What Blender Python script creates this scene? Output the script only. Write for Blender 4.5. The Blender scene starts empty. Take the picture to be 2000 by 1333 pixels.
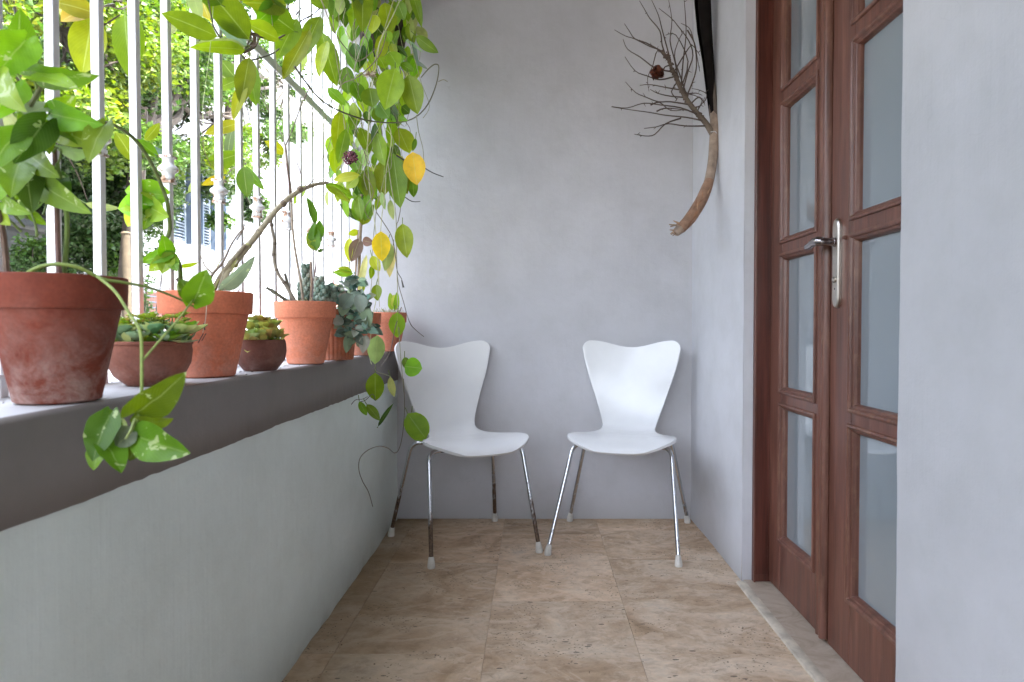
import bpy, math, random
from math import sin, cos, pi, radians, sqrt
from mathutils import Vector as V, noise, Matrix

# ---------------------------------------------------------------- camera, world, sun, exposure
sc = bpy.context.scene
COL = sc.collection
CAM_Z = 0.868
PITCH = math.atan(28.5 / 1280.0)
cd = bpy.data.cameras.new('camera')
cam = bpy.data.objects.new('camera', cd)
COL.objects.link(cam)
cam.location = (0, 0, CAM_Z)
cam.rotation_euler = (pi / 2 - PITCH, 0, 0)
cd.sensor_width = 36.0
cd.lens = 36.0 * 1280 / 2000
cd.shift_x = -42.0 / 2000
cd.clip_start = 0.02
cd.clip_end = 500
cd.dof.use_dof = True
cd.dof.focus_distance = 2.3
cd.dof.aperture_fstop = 6.3
sc.camera = cam

world = bpy.data.worlds.new('World')
sc.world = world
world.use_nodes = True
SUN_EL, SUN_AZ = radians(64), radians(108)      # azimuth measured from +Y towards +X
wn = world.node_tree.nodes
wn.clear()
wo = wn.new('ShaderNodeOutputWorld')
wb = wn.new('ShaderNodeBackground')
sky = wn.new('ShaderNodeTexSky')
sky.sky_type = 'NISHITA'
sky.sun_disc = False
sky.sun_elevation = SUN_EL
sky.sun_rotation = SUN_AZ
sky.air_density = 1.0
sky.dust_density = 2.5
sky.ozone_density = 1.0
wb.inputs['Strength'].default_value = 0.15
hz_ = wn.new('ShaderNodeHueSaturation')      # thin bright cloud takes most of the blue out
hz_.inputs['Saturation'].default_value = 0.45
world.node_tree.links.new(sky.outputs[0], hz_.inputs['Color'])
world.node_tree.links.new(hz_.outputs[0], wb.inputs[0])
world.node_tree.links.new(wb.outputs[0], wo.inputs[0])

sl = bpy.data.lights.new('sun', 'SUN')
sl.energy = 3.0
sl.angle = radians(0.55)
sl.color = (1.0, 0.95, 0.87)
so = bpy.data.objects.new('sun', sl)
COL.objects.link(so)
sd = V((sin(SUN_AZ) * cos(SUN_EL), cos(SUN_AZ) * cos(SUN_EL), sin(SUN_EL)))
so.rotation_euler = sd.to_track_quat('Z', 'Y').to_euler()
so.location = (6, -4, 9)

sc.view_settings.view_transform = 'Standard'
sc.view_settings.look = 'None'
sc.view_settings.exposure = 4.12
sc.view_settings.gamma = 1.0
sc.render.engine = 'CYCLES'
sc.cycles.max_bounces = 10
sc.cycles.diffuse_bounces = 6
sc.cycles.transmission_bounces = 6
sc.cycles.transparent_max_bounces = 6
sc.cycles.sample_clamp_indirect = 6.0
sc.cycles.use_denoising = True

rnd = random.Random(7)
CP, SP = cos(PITCH), sin(PITCH)

def ray(px, py):
    xc = (px - 1042) / 1280.0
    yc = (666.5 - py) / 1280.0
    return V((xc, CP + yc * SP, -SP + yc * CP))

def PY(px, py, Y):            # point of the photograph at distance Y along the balcony
    r = ray(px, py)
    return V((0, 0, CAM_Z)) + r * (Y / r.y)

def PX(px, py, X):            # point of the photograph in the plane x = X
    r = ray(px, py)
    return V((0, 0, CAM_Z)) + r * (X / r.x)

# ---------------------------------------------------------------- mesh collector
class MB:
    def __init__(s):
        s.v = []; s.f = []; s.uv = []; s.c = []
    def add(s, vs, fs, uvs=None, col=(1, 1, 1)):
        o = len(s.v)
        s.v += [tuple(p) for p in vs]
        s.f += [tuple(i + o for i in f) for f in fs]
        s.uv += uvs if uvs else [(0.25, 0.5)] * len(vs)
        s.c += [col] * len(vs)
    def box(s, x0, x1, y0, y1, z0, z1, col=(1, 1, 1)):
        vs = [(x, y, z) for x in (x0, x1) for y in (y0, y1) for z in (z0, z1)]
        s.add(vs, [(0, 1, 3, 2), (4, 6, 7, 5), (0, 4, 5, 1), (2, 3, 7, 6), (0, 2, 6, 4), (1, 5, 7, 3)], None, col)
    def obox(s, c, ax, ay, az, col=(1, 1, 1)):      # oriented box: centre and half axes
        c, ax, ay, az = V(c), V(ax), V(ay), V(az)
        vs = [c + ax * i + ay * j + az * k for i in (-1, 1) for j in (-1, 1) for k in (-1, 1)]
        s.add(vs, [(0, 1, 3, 2), (4, 6, 7, 5), (0, 4, 5, 1), (2, 3, 7, 6), (0, 2, 6, 4), (1, 5, 7, 3)], None, col)
    def tube(s, pts, rad, n=6, col=(1, 1, 1), caps=True, sub=0):
        pts = [V(p) for p in pts]
        if not hasattr(rad, '__len__'):
            rad = [rad] * len(pts)
        rad = list(rad)
        if len(rad) != len(pts):
            r0, r1 = rad[0], rad[-1]
            rad = [r0 + (r1 - r0) * i / (len(pts) - 1) for i in range(len(pts))]
        if sub:
            P, R = [], []
            for i in range(len(pts) - 1):
                a, b, c, d = pts[max(i - 1, 0)], pts[i], pts[i + 1], pts[min(i + 2, len(pts) - 1)]
                for k in range(sub):
                    t = k / sub
                    P.append(0.5 * ((2 * b) + (c - a) * t + (2 * a - 5 * b + 4 * c - d) * t * t + (3 * b - a - 3 * c + d) * t ** 3))
                    R.append(rad[i] + (rad[i + 1] - rad[i]) * t)
            P.append(pts[-1]); R.append(rad[-1])
            pts, rad = P, R
        vs, fs = [], []
        t0 = (pts[1] - pts[0]).normalized()
        nrm = t0.orthogonal().normalized()
        for i, p in enumerate(pts):
            t = (pts[min(i + 1, len(pts) - 1)] - pts[max(i - 1, 0)])
            if t.length < 1e-9:
                t = t0.copy()
            t.normalize()
            nrm = nrm - t * nrm.dot(t)
            if nrm.length < 1e-6:
                nrm = t.orthogonal()
            nrm.normalize()
            b = t.cross(nrm)
            for k in range(n):
                a = 2 * pi * k / n
                vs.append(p + (nrm * cos(a) + b * sin(a)) * rad[i])
        for i in range(len(pts) - 1):
            for k in range(n):
                fs.append((i * n + k, i * n + (k + 1) % n, (i + 1) * n + (k + 1) % n, (i + 1) * n + k))
        if caps:
            fs.append(tuple(range(n - 1, -1, -1)))
            fs.append(tuple((len(pts) - 1) * n + k for k in range(n)))
        s.add(vs, fs, None, col)
        return pts
    def lathe(s, prof, c=(0, 0, 0), n=40, col=(1, 1, 1), rfun=None):
        vs, fs = [], []
        c = V(c)
        for (r, z) in prof:
            for k in range(n):
                a = 2 * pi * k / n
                rr = r * (rfun(a, z) if rfun else 1)
                vs.append(c + V((rr * cos(a), rr * sin(a), z)))
        for i in range(len(prof) - 1):
            for k in range(n):
                fs.append((i * n + k, i * n + (k + 1) % n, (i + 1) * n + (k + 1) % n, (i + 1) * n + k))
        if prof[0][0] > 1e-5:
            fs.append(tuple(range(n - 1, -1, -1)))
        if prof[-1][0] > 1e-5:
            fs.append(tuple((len(prof) - 1) * n + k for k in range(n)))
        s.add(vs, fs, None, col)
    def ball(s, c, r, n=8, m=6, sq=(1, 1, 1), col=(1, 1, 1), bump=0.0, seed=0):
        c = V(c); vs = []; fs = []
        for i in range(m + 1):
            th = pi * i / m
            for k in range(n):
                a = 2 * pi * k / n
                d = V((sin(th) * cos(a), sin(th) * sin(a), cos(th)))
                q = 1 + bump * noise.noise(d * 2.3 + V((seed, 0, 0)))
                vs.append(c + V((d.x * sq[0], d.y * sq[1], d.z * sq[2])) * r * q)
        for i in range(m):
            for k in range(n):
                fs.append((i * n + k, (i + 1) * n + k, (i + 1) * n + (k + 1) % n, i * n + (k + 1) % n))
        s.add(vs, fs, None, col)
    def build(s, name, m, parent=None, smooth=True, bevel=0, label=None, off=(0, 0, 0), solid=0, sharp=40):
        me = bpy.data.meshes.new(name)
        off = V(off)
        if parent is not None and 'world_off' in parent:
            off = V(parent['world_off'])
        vs = [(a - off.x, b - off.y, c - off.z) for a, b, c in s.v]
        me.from_pydata(vs, [], s.f)
        uvl = me.uv_layers.new(name='UVMap')
        li = [0] * len(me.loops)
        me.loops.foreach_get('vertex_index', li)
        flat = []
        for i in li:
            flat += s.uv[i]
        uvl.data.foreach_set('uv', flat)
        ca = me.color_attributes.new('col', 'FLOAT_COLOR', 'POINT')
        fl = []
        for c in s.c:
            fl += [c[0], c[1], c[2], 1.0]
        ca.data.foreach_set('color', fl)
        me.materials.append(m)
        if smooth:
            me.polygons.foreach_set('use_smooth', [True] * len(me.polygons))
            if sharp < 180:
                me.set_sharp_from_angle(angle=radians(sharp))
        me.update()
        o = bpy.data.objects.new(name, me)
        COL.objects.link(o)
        if parent is not None:
            o.parent = parent
            if 'world_off' in parent:
                o['world_off'] = tuple(off)
        elif off.length > 0:
            o.location = off
        if solid:
            md = o.modifiers.new('thickness', 'SOLIDIFY')
            md.thickness = solid; md.offset = 0
        if bevel:
            md = o.modifiers.new('bevel', 'BEVEL')
            md.width = bevel; md.segments = 2; md.limit_method = 'ANGLE'
        if label:
            o['label'] = label
        return o

def thing(name, label, cat, loc=(0, 0, 0), group=None, local=False, rotz=0):
    o = bpy.data.objects.new(name, None)
    o.empty_display_size = 0.1
    COL.objects.link(o)
    o.location = loc
    o.rotation_euler = (0, 0, rotz)
    o['label'] = label; o['category'] = cat
    if group:
        o['group'] = group
    if not local:
        o['world_off'] = tuple(loc)
    return o

def structure(o, kind='structure'):
    o['kind'] = kind
    return o

# ---------------------------------------------------------------- materials
def newmat(name):
    m = bpy.data.materials.new(name)
    m.use_nodes = True
    nt = m.node_tree
    nt.nodes.clear()
    out = nt.nodes.new('ShaderNodeOutputMaterial')
    p = nt.nodes.new('ShaderNodeBsdfPrincipled')
    nt.links.new(p.outputs[0], out.inputs[0])
    return m, nt, p, out

class N:
    def __init__(s, nt): s.nt = nt
    def new(s, t, **k):
        n = s.nt.nodes.new(t)
        for a, b in k.items(): setattr(n, a, b)
        return n
    def link(s, a, b): s.nt.links.new(a, b)
    def coord(s, scale=(1, 1, 1), which='Object'):
        tc = s.new('ShaderNodeTexCoord'); mp = s.new('ShaderNodeMapping')
        mp.inputs['Scale'].default_value = scale
        s.link(tc.outputs[which], mp.inputs[0])
        return mp.outputs[0]
    def world(s, scale=(1, 1, 1)):
        g = s.new('ShaderNodeNewGeometry'); mp = s.new('ShaderNodeMapping')
        mp.inputs['Scale'].default_value = scale
        s.link(g.outputs['Position'], mp.inputs[0])
        return mp.outputs[0]
    def noise(s, vec, scale, detail=4, rough=0.55, dist=0):
        n = s.new('ShaderNodeTexNoise')
        n.inputs['Scale'].default_value = scale
        n.inputs['Detail'].default_value = detail
        n.inputs['Roughness'].default_value = rough
        n.inputs['Distortion'].default_value = dist
        s.link(vec, n.inputs['Vector'])
        return n.outputs['Fac']
    def ramp(s, fac, stops):
        r = s.new('ShaderNodeValToRGB')
        e = r.color_ramp.elements
        while len(e) > 1: e.remove(e[-1])
        e[0].position = stops[0][0]; e[0].color = tuple(stops[0][1]) + (1,) if len(stops[0][1]) == 3 else stops[0][1]
        for p, c in stops[1:]:
            q = e.new(p); q.color = tuple(c) + (1,)
        s.link(fac, r.inputs[0])
        return r.outputs[0]
    def mix(s, a, b, fac, mode='MIX'):
        m = s.new('ShaderNodeMix', data_type='RGBA', blend_type=mode)
        for val, idx in ((fac, 0), (a, 6), (b, 7)):
            if hasattr(val, 'is_linked') or isinstance(val, bpy.types.NodeSocket): s.link(val, m.inputs[idx])
            else: m.inputs[idx].default_value = val if not hasattr(val, '__len__') else tuple(val) + (1,)
        return m.outputs[2]
    def math(s, op, a, b=0.0, clamp=False):
        m = s.new('ShaderNodeMath', operation=op, use_clamp=clamp)
        for i, val in enumerate((a, b)):
            if isinstance(val, bpy.types.NodeSocket): s.link(val, m.inputs[i])
            else: m.inputs[i].default_value = val
        return m.outputs[0]
    def bump(s, h, p, strength=0.3, dist=0.01, prev=None):
        b = s.new('ShaderNodeBump')
        b.inputs['Strength'].default_value = strength
        b.inputs['Distance'].default_value = dist
        s.link(h, b.inputs['Height'])
        if prev is not None: s.link(prev, b.inputs['Normal'])
        s.link(b.outputs[0], p.inputs['Normal'])
        return b.outputs[0]

def mat_plain(name, col, rough=0.6, metal=0.0, var=0.12, scale=30, bump=0.0, bscale=80, spec=0.5):
    m, nt, p, _ = newmat(name)
    n = N(nt)
    c = n.coord()
    f = n.noise(c, scale, 4)
    d = tuple(x * (1 - var) for x in col); l = tuple(min(1, x * (1 + var)) for x in col)
    n.link(n.ramp(f, [(0.3, d), (0.7, l)]), p.inputs['Base Color'])
    p.inputs['Roughness'].default_value = rough
    p.inputs['Metallic'].default_value = metal
    p.inputs['Specular IOR Level'].default_value = spec
    if bump:
        n.bump(n.noise(c, bscale, 5), p, bump, 0.004)
    return m

def mat_plaster(name, col, streak=0.0, bump=0.35, stain=None, rough=0.62):
    m, nt, p, _ = newmat(name)
    n = N(nt)
    w = n.world()
    big = n.noise(w, 1.7, 3)
    mid = n.noise(w, 9, 5)
    a = tuple(x * 0.93 for x in col); b = tuple(min(1, x * 1.05) for x in col)
    base = n.ramp(big, [(0.3, a), (0.7, b)])
    pt = n.ramp(mid, [(0.3, (0.94, 0.94, 0.93)), (0.5, (1, 1, 1)), (0.72, (1.05, 1.05, 1.06))])
    base = n.mix(base, pt, 0.8, 'MULTIPLY')
    sp = n.ramp(n.noise(w, 46, 4, 0.65), [(0.0, (0.93, 0.93, 0.93)), (0.5, (1, 1, 1)), (1, (1.04, 1.04, 1.04))])
    base = n.mix(base, sp, 0.6, 'MULTIPLY')
    if stain:
        zz = n.new('ShaderNodeSeparateXYZ'); n.link(w, zz.inputs[0])
        zf = n.math('SUBTRACT', 1.0, n.math('MULTIPLY', zz.outputs[2], 1 / stain[1]), True)
        sf = n.math('MULTIPLY', n.math('POWER', zf, 2.0), mid, True)
        base = n.mix(base, stain[0], sf)
    # hairline cracks and scuffs
    vo = n.new('ShaderNodeTexVoronoi', feature='DISTANCE_TO_EDGE')
    vo.inputs['Scale'].default_value = 1.9
    wv = n.new('ShaderNodeVectorMath', operation='ADD')
    nn = n.new('ShaderNodeTexNoise'); nn.inputs['Scale'].default_value = 5
    n.link(w, nn.inputs['Vector']); n.link(w, wv.inputs[0]); n.link(nn.outputs['Color'], wv.inputs[1])
    n.link(wv.outputs[0], vo.inputs['Vector'])
    crack = n.math('LESS_THAN', vo.outputs['Distance'], 0.0025)
    gate = n.math('GREATER_THAN', n.noise(w, 2.3, 2), 0.66)
    base = n.mix(base, tuple(x * 0.6 for x in col), n.math('MULTIPLY', n.math('MULTIPLY', crack, gate), 0.22))
    n.link(base, p.inputs['Base Color'])
    p.inputs['Roughness'].default_value = rough
    p.inputs['Specular IOR Level'].default_value = 0.35
    h1 = n.noise(w, 16, 6, 0.6)
    h2 = n.noise(n.world((60, 60, 3.5)), 1.0, 4, 0.6)
    h3 = n.noise(w, 3.2, 3)
    h4 = n.noise(w, 150, 3, 0.7)
    h = n.math('ADD', n.math('MULTIPLY', h1, 1.0), n.math('MULTIPLY', h2, 0.25 + streak))
    h = n.math('ADD', h, n.math('MULTIPLY', h3, 2.5))
    h = n.math('ADD', h, n.math('MULTIPLY', h4, 0.22))
    n.bump(h, p, bump, 0.004)
    return m

def mat_leaf(name, trans=0.35, rough=0.38, varieg=0.0, felt=False, rib=0.5):
    m, nt, p, out = newmat(name)
    n = N(nt)
    at = n.new('ShaderNodeAttribute', attribute_name='col')
    uv = n.new('ShaderNodeUVMap')
    sx = n.new('ShaderNodeSeparateXYZ'); n.link(uv.outputs[0], sx.inputs[0])
    du = n.math('ABSOLUTE', n.math('SUBTRACT', sx.outputs[0], 0.5))
    w = n.coord()
    blot = n.ramp(n.noise(w, 26, 3), [(0.25, (0.72, 0.74, 0.7)), (0.75, (1.18, 1.14, 1.1))])
    base = n.mix(at.outputs['Color'], blot, 1.0, 'MULTIPLY')
    # side veins
    vy = n.math('ADD', n.math('MULTIPLY', sx.outputs[1], 46.0), n.math('MULTIPLY', du, -34.0))
    vein = n.math('POWER', n.math('ABSOLUTE', n.math('SINE', vy)), 14.0)
    light = n.mix(base, (0.62, 0.72, 0.30), 0.45)
    base2 = n.mix(base, light, n.math('MULTIPLY', vein, 0.09 if not felt else 0.03))
    mid = n.math('LESS_THAN', du, 0.022)
    base2 = n.mix(base2, light, n.math('MULTIPLY', mid, rib))
    if varieg > 0:
        patch = n.noise(n.coord((1, 1, 1)), 34, 3, 0.7, 0.6)
        pm = n.math('GREATER_THAN', patch, 1 - varieg)
        base2 = n.mix(base2, (0.52, 0.60, 0.28), n.math('MULTIPLY', pm, 0.75))
    n.link(base2, p.inputs['Base Color'])
    p.inputs['Roughness'].default_value = rough
    p.inputs['Specular IOR Level'].default_value = 0.15 if felt else 0.32
    n.bump(n.math('ADD', n.math('MULTIPLY', vein, 0.3), n.noise(w, 60, 3)), p, 0.25, 0.002)
    tr = n.new('ShaderNodeBsdfTranslucent')
    hs = n.new('ShaderNodeHueSaturation'); hs.inputs['Saturation'].default_value = 1.12; hs.inputs['Value'].default_value = 1.5
    hs.inputs['Hue'].default_value = 0.49
    n.link(base2, hs.inputs['Color']); n.link(hs.outputs[0], tr.inputs[0])
    mx = n.new('ShaderNodeMixShader'); mx.inputs[0].default_value = trans
    n.link(p.outputs[0], mx.inputs[1]); n.link(tr.outputs[0], mx.inputs[2])
    n.link(mx.outputs[0], out.inputs[0])
    return m

def mat_attr(name, rough=0.7, bump=0.3, bscale=60, var=0.25):
    m, nt, p, out = newmat(name)
    n = N(nt)
    at = n.new('ShaderNodeAttribute', attribute_name='col')
    c = n.coord()
    f = n.ramp(n.noise(c, bscale * 0.6, 4), [(0.25, (1 - var,) * 3), (0.75, (1 + var,) * 3)])
    n.link(n.mix(at.outputs['Color'], f, 1.0, 'MULTIPLY'), p.inputs['Base Color'])
    p.inputs['Roughness'].default_value = rough
    n.bump(n.noise(c, bscale, 5), p, bump, 0.002)
    return m

def mat_terracotta(name, col, bloom=0.4, dark=0.3, seed=0.0, zspan=(0, 0.18)):
    m, nt, p, out = newmat(name)
    n = N(nt)
    tc = n.new('ShaderNodeTexCoord'); mp = n.new('ShaderNodeMapping')
    mp.inputs['Location'].default_value = (seed, seed * 1.7, 0)
    n.link(tc.outputs['Object'], mp.inputs[0]); c = mp.outputs[0]
    zz = n.new('ShaderNodeSeparateXYZ'); n.link(tc.outputs['Object'], zz.inputs[0])
    base = n.ramp(n.noise(c, 9, 4), [(0.3, tuple(x * 0.80 for x in col)), (0.7, tuple(min(1, x * 1.15) for x in col))])
    dk = n.ramp(n.noise(c, 14, 6, 0.65), [(0.48, (0, 0, 0)), (0.72, (1, 1, 1))])
    base = n.mix(base, tuple(x * 0.42 for x in col), n.math('MULTIPLY', dk, dark))
    zf = n.math('POWER', n.math('SUBTRACT', 1.05, n.math('MULTIPLY', zz.outputs[2], 1.0 / zspan[1]), True), 2.0)
    bl = n.ramp(n.noise(c, 17, 7, 0.7, 0.4), [(0.43, (0, 0, 0)), (0.66, (1, 1, 1))])
    base = n.mix(base, (0.62, 0.52, 0.46), n.math('MULTIPLY', n.math('MULTIPLY', bl, zf), bloom))
    sp = n.ramp(n.noise(c, 190, 3), [(0.3, (0.82,) * 3), (0.7, (1.12,) * 3)])
    base = n.mix(base, sp, 0.7, 'MULTIPLY')
    n.link(base, p.inputs['Base Color'])
    p.inputs['Roughness'].default_value = 0.78
    p.inputs['Specular IOR Level'].default_value = 0.3
    h = n.math('ADD', n.noise(c, 120, 4), n.math('MULTIPLY', n.noise(n.coord((3, 3, 90)), 3, 3), 0.6))
    n.bump(h, p, 0.35, 0.002)
    return m
# ---------------------------------------------------------------- balcony structure
WALL_L, WALL_R, BACK, FRONT = -0.613, 0.710, 2.940, -2.2
SILL_Z, SILL_OUT = 0.762, -0.87
CEIL = 2.62
LAV = (0.535, 0.53, 0.55)
M = {}
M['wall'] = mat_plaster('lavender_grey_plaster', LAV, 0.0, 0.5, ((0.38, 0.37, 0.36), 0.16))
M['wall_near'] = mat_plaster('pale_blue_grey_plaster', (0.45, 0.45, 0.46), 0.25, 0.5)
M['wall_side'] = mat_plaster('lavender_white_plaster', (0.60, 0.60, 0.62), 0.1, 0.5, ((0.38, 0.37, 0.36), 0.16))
M['mint'] = mat_plaster('mint_grey_paint', (0.72, 0.80, 0.76), 0.5, 0.5, ((0.26, 0.26, 0.20), 0.22), 0.42)
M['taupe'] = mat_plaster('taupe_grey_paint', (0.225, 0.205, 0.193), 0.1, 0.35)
M['silltop'] = mat_plaster('skylit_grey_sill_paint', (0.50, 0.50, 0.505), 0.1, 0.5)  # paler than the band: skylight on the top is put into the colour
M['ceil'] = mat_plain('ceiling_paint', (0.22, 0.18, 0.14), 0.8, var=0.05, scale=3)
M['outwall'] = mat_plain('outer_plaster', (0.6, 0.6, 0.6), 0.8, var=0.06, scale=2)

def panel(mb, o, du, dv, nu, nv, amp=0.0015, freq=5.0, edge=None, col=(1, 1, 1)):
    """gridded wall sheet from corner o spanning du, dv, gently uneven like hand-laid plaster"""
    o, du, dv = V(o), V(du), V(dv)
    nrm = du.cross(dv).normalized()
    vs, fs = [], []
    for j in range(nv + 1):
        for i in range(nu + 1):
            p = o + du * (i / nu) + dv * (j / nv)
            if edge: p = edge(p, i / nu, j / nv)
            p = p + nrm * amp * noise.noise(p * freq)
            vs.append(p)
    for j in range(nv):
        for i in range(nu):
            a = j * (nu + 1) + i
            fs.append((a, a + 1, a + nu + 2, a + nu + 1))
    mb.add(vs, fs, None, col)

# floor: travertine tiles, one mesh
def mat_floor():
    m, nt, p, out = newmat('travertine')
    n = N(nt)
    at = n.new('ShaderNodeAttribute', attribute_name='col')
    sep = n.new('ShaderNodeSeparateColor'); n.link(at.outputs['Color'], sep.inputs[0])
    g = n.new('ShaderNodeNewGeometry')
    sc_ = n.new('ShaderNodeVectorMath', operation='MULTIPLY'); sc_.inputs[1].default_value = (1, 1.35, 1)
    n.link(g.outputs['Position'], sc_.inputs[0])
    off = n.new('ShaderNodeVectorMath', operation='MULTIPLY_ADD')
    cb = n.new('ShaderNodeCombineXYZ')
    n.link(sep.outputs[1], cb.inputs[0]); n.link(sep.outputs[2], cb.inputs[1]); n.link(sep.outputs[1], cb.inputs[2])
    off.inputs[1].default_value = (9, 9, 9)
    n.link(cb.outputs[0], off.inputs[0]); n.link(sc_.outputs[0], off.inputs[2])
    vec = off.outputs[0]
    f1 = n.noise(vec, 3.6, 8, 0.68, 0.8)
    f2 = n.noise(vec, 24, 8, 0.78, 0.7)
    base = n.ramp(f1, [(0.30, (0.27, 0.20, 0.135)), (0.42, (0.40, 0.315, 0.235)), (0.52, (0.47, 0.395, 0.32)), (0.62, (0.54, 0.48, 0.41)), (0.75, (0.40, 0.385, 0.37))])
    fine = n.ramp(f2, [(0.30, (0.58, 0.53, 0.48)), (0.48, (1, 1, 1)), (0.68, (1.22, 1.2, 1.18))])
    base = n.mix(base, fine, 0.85, 'MULTIPLY')
    # swirled clouds of paler calcite
    sw = n.ramp(n.noise(vec, 5.5, 6, 0.62, 2.8), [(0.55, (0, 0, 0)), (0.60, (1, 1, 1))])
    base = n.mix(base, (0.64, 0.58, 0.51), n.math('MULTIPLY', sw, 0.34))
    tone = n.ramp(sep.outputs[0], [(0, (0.94, 0.92, 0.90)), (0.5, (1.02, 1.0, 0.98)), (1, (1.10, 1.03, 0.97))])
    base = n.mix(base, tone, 1.0, 'MULTIPLY')
    base = n.mix(base, (1.20, 1.11, 1.0), 1.0, 'MULTIPLY')
    # dirt plus painted-in shade: brown along the parapet and the far wall
    sx = n.new('ShaderNodeSeparateXYZ'); n.link(g.outputs['Position'], sx.inputs[0])
    dl = n.math('SUBTRACT', 1.0, n.math('MULTIPLY', n.math('ADD', sx.outputs[0], 0.613), 2.3), True)
    db = n.math('SUBTRACT', 1.0, n.math('MULTIPLY', n.math('SUBTRACT', 2.94, sx.outputs[1]), 7), True)
    grime_shade = n.noise(g.outputs['Position'], 5.5, 5, 0.65)
    gr = n.math('MULTIPLY', n.math('ADD', n.math('POWER', dl, 1.1), n.math('MULTIPLY', db, 0.6)), n.math('ADD', grime_shade, 0.15), True)
    base = n.mix(base, (0.19, 0.125, 0.055), n.math('MULTIPLY', gr, 0.95))
    # pits
    vo = n.new('ShaderNodeTexVoronoi'); vo.inputs['Scale'].default_value = 34
    st = n.new('ShaderNodeVectorMath', operation='MULTIPLY'); st.inputs[1].default_value = (0.55, 1.0, 1)
    n.link(vec, st.inputs[0]); n.link(st.outputs[0], vo.inputs['Vector'])
    pit = n.math('MULTIPLY', n.math('LESS_THAN', vo.outputs['Distance'], 0.17), n.math('GREATER_THAN', n.noise(vec, 9, 2), 0.58))
    vo2 = n.new('ShaderNodeTexVoronoi'); vo2.inputs['Scale'].default_value = 75
    n.link(vec, vo2.inputs['Vector'])
    pit2 = n.math('MULTIPLY', n.math('LESS_THAN', vo2.outputs['Distance'], 0.2), n.math('GREATER_THAN', n.noise(vec, 5, 3), 0.56))
    pits = n.math('MAXIMUM', pit, pit2)
    base = n.mix(base, (0.10, 0.075, 0.05), n.math('MULTIPLY', pits, 0.8))
    n.link(base, p.inputs['Base Color'])
    n.link(n.math('ADD', 0.42, n.math('MULTIPLY', f2, 0.25)), p.inputs['Roughness'])
    p.inputs['Specular IOR Level'].default_value = 0.4
    h = n.math('SUBTRACT', n.math('MULTIPLY', f2, 0.5), n.math('MULTIPLY', pits, 1.5))
    n.bump(h, p, 0.35, 0.003)
    return m
M['floor'] = mat_floor()
mb = MB()
mb.box(SILL_OUT, 0.9, FRONT, BACK + 0.02, -0.12, -0.0022, (0.05, 0.3, 0.4))
xs = [-0.93, -0.53, -0.13, 0.28, 0.72]
starts = [0.0, 0.335, 0.0, 0.335]
for ci in range(4):
    x0, x1 = max(xs[ci], -0.63), min(xs[ci + 1], 0.712)
    step = 0.67 if ci != 3 else 0.35
    y = {0: 1.72 - 0.67 * 7, 1: 1.72 - 0.67 * 7, 2: 2.05 - 0.67 * 7, 3: 1.72 - 0.35 * 12}[ci]
    while y < BACK:
        a, b = max(y, FRONT), min(y + step, BACK + 0.01)
        if b > a:
            g = 0.0008
            c = (rnd.random(), rnd.random(), rnd.random())
            h = rnd.uniform(-0.0005, 0.0005)
            z = 0.0 + h
            vs = [(x0 + g, a + g, z), (x1 - g, a + g, z), (x1 - g, b - g, z), (x0 + g, b - g, z),
                  (x0 + .0002, a + .0002, z - .002), (x1 - .0002, a + .0002, z - .002), (x1 - .0002, b - .0002, z - .002), (x0 + .0002, b - .0002, z - .002)]
            mb.add(vs, [(0, 1, 2, 3), (0, 4, 5, 1), (1, 5, 6, 2), (2, 6, 7, 3), (3, 7, 4, 0)], None, c)
        y += step
structure(mb.build('floor', M['floor'], smooth=False))

# back wall
t = thing('wall', 'lavender grey plaster wall closing the far end of the balcony behind the chairs', 'wall', (0, BACK, 0))
mb = MB()
panel(mb, (SILL_OUT, BACK, -0.01), (1.80, 0, 0), (0, 0, 3.2), 60, 90, 0.004, 3.5)
mb.box(SILL_OUT, 0.93, BACK + 0.006, BACK + 0.22, -0.9, 3.2)
mb.build('wall_face', M['wall'], t, sharp=180)

# right-hand house wall with the doorway
t = thing('house_wall', 'pale blue grey house wall with a deep doorway on the right side', 'wall', (0.71, 1.0, 0))
OY0, OY1, OZ = 1.272, 2.215, 2.16
def rough_edge(yv):
    def f(p, u, v):
        return p
    return f
mb = MB()
def edge_far(p, u, v):
    if u > 0.999: p = p + V((0, 0.004 * noise.noise(V((0, 3, p.z * 9))), 0))
    return p
# far panel (runs from the back wall to the doorway) and its reveal
panel(mb, (WALL_R, BACK + .005, -0.01), (0, -(BACK + .005 - OY1), 0), (0, 0, 2.7), 24, 80, 0.003, 4, edge_far)
def edge_rv(p, u, v):
    if u < 0.001: p = p + V((0, 0.004 * noise.noise(V((0, 3, p.z * 9))), 0))
    return p
panel(mb, (WALL_R, OY1, -0.01), (0.20, 0, 0), (0, 0, OZ), 6, 70, 0.0015, 9, edge_rv)
fp_ = mb
fp_.build('far_panel', M['wall_side'], t, sharp=60)
mb = MB()
def edge_near(p, u, v):
    if u < 0.001: p = p + V((0, 0.0035 * noise.noise(V((0, 7, p.z * 7))), 0))
    return p
panel(mb, (WALL_R, OY0, -0.01), (0, FRONT - OY0, 0), (0, 0, 2.7), 60, 80, 0.0025, 4, edge_near)
def edge_rv2(p, u, v):
    if u > 0.999: p = p + V((0, 0.0035 * noise.noise(V((0, 7, p.z * 7))), 0))
    return p
panel(mb, (WALL_R + 0.20, OY0, -0.01), (-0.20, 0, 0), (0, 0, OZ), 6, 70, 0.0015, 9, edge_rv2)
panel(mb, (WALL_R, OY1, OZ), (0, OY0 - OY1, 0), (0, 0, 0.54), 24, 12, 0.002, 4)
panel(mb, (WALL_R, OY0, OZ), (0, OY1 - OY0, 0), (0.2, 0, 0), 24, 6, 0.001, 4)
mb.build('near_panel', M['wall_near'], t, sharp=60)
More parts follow.
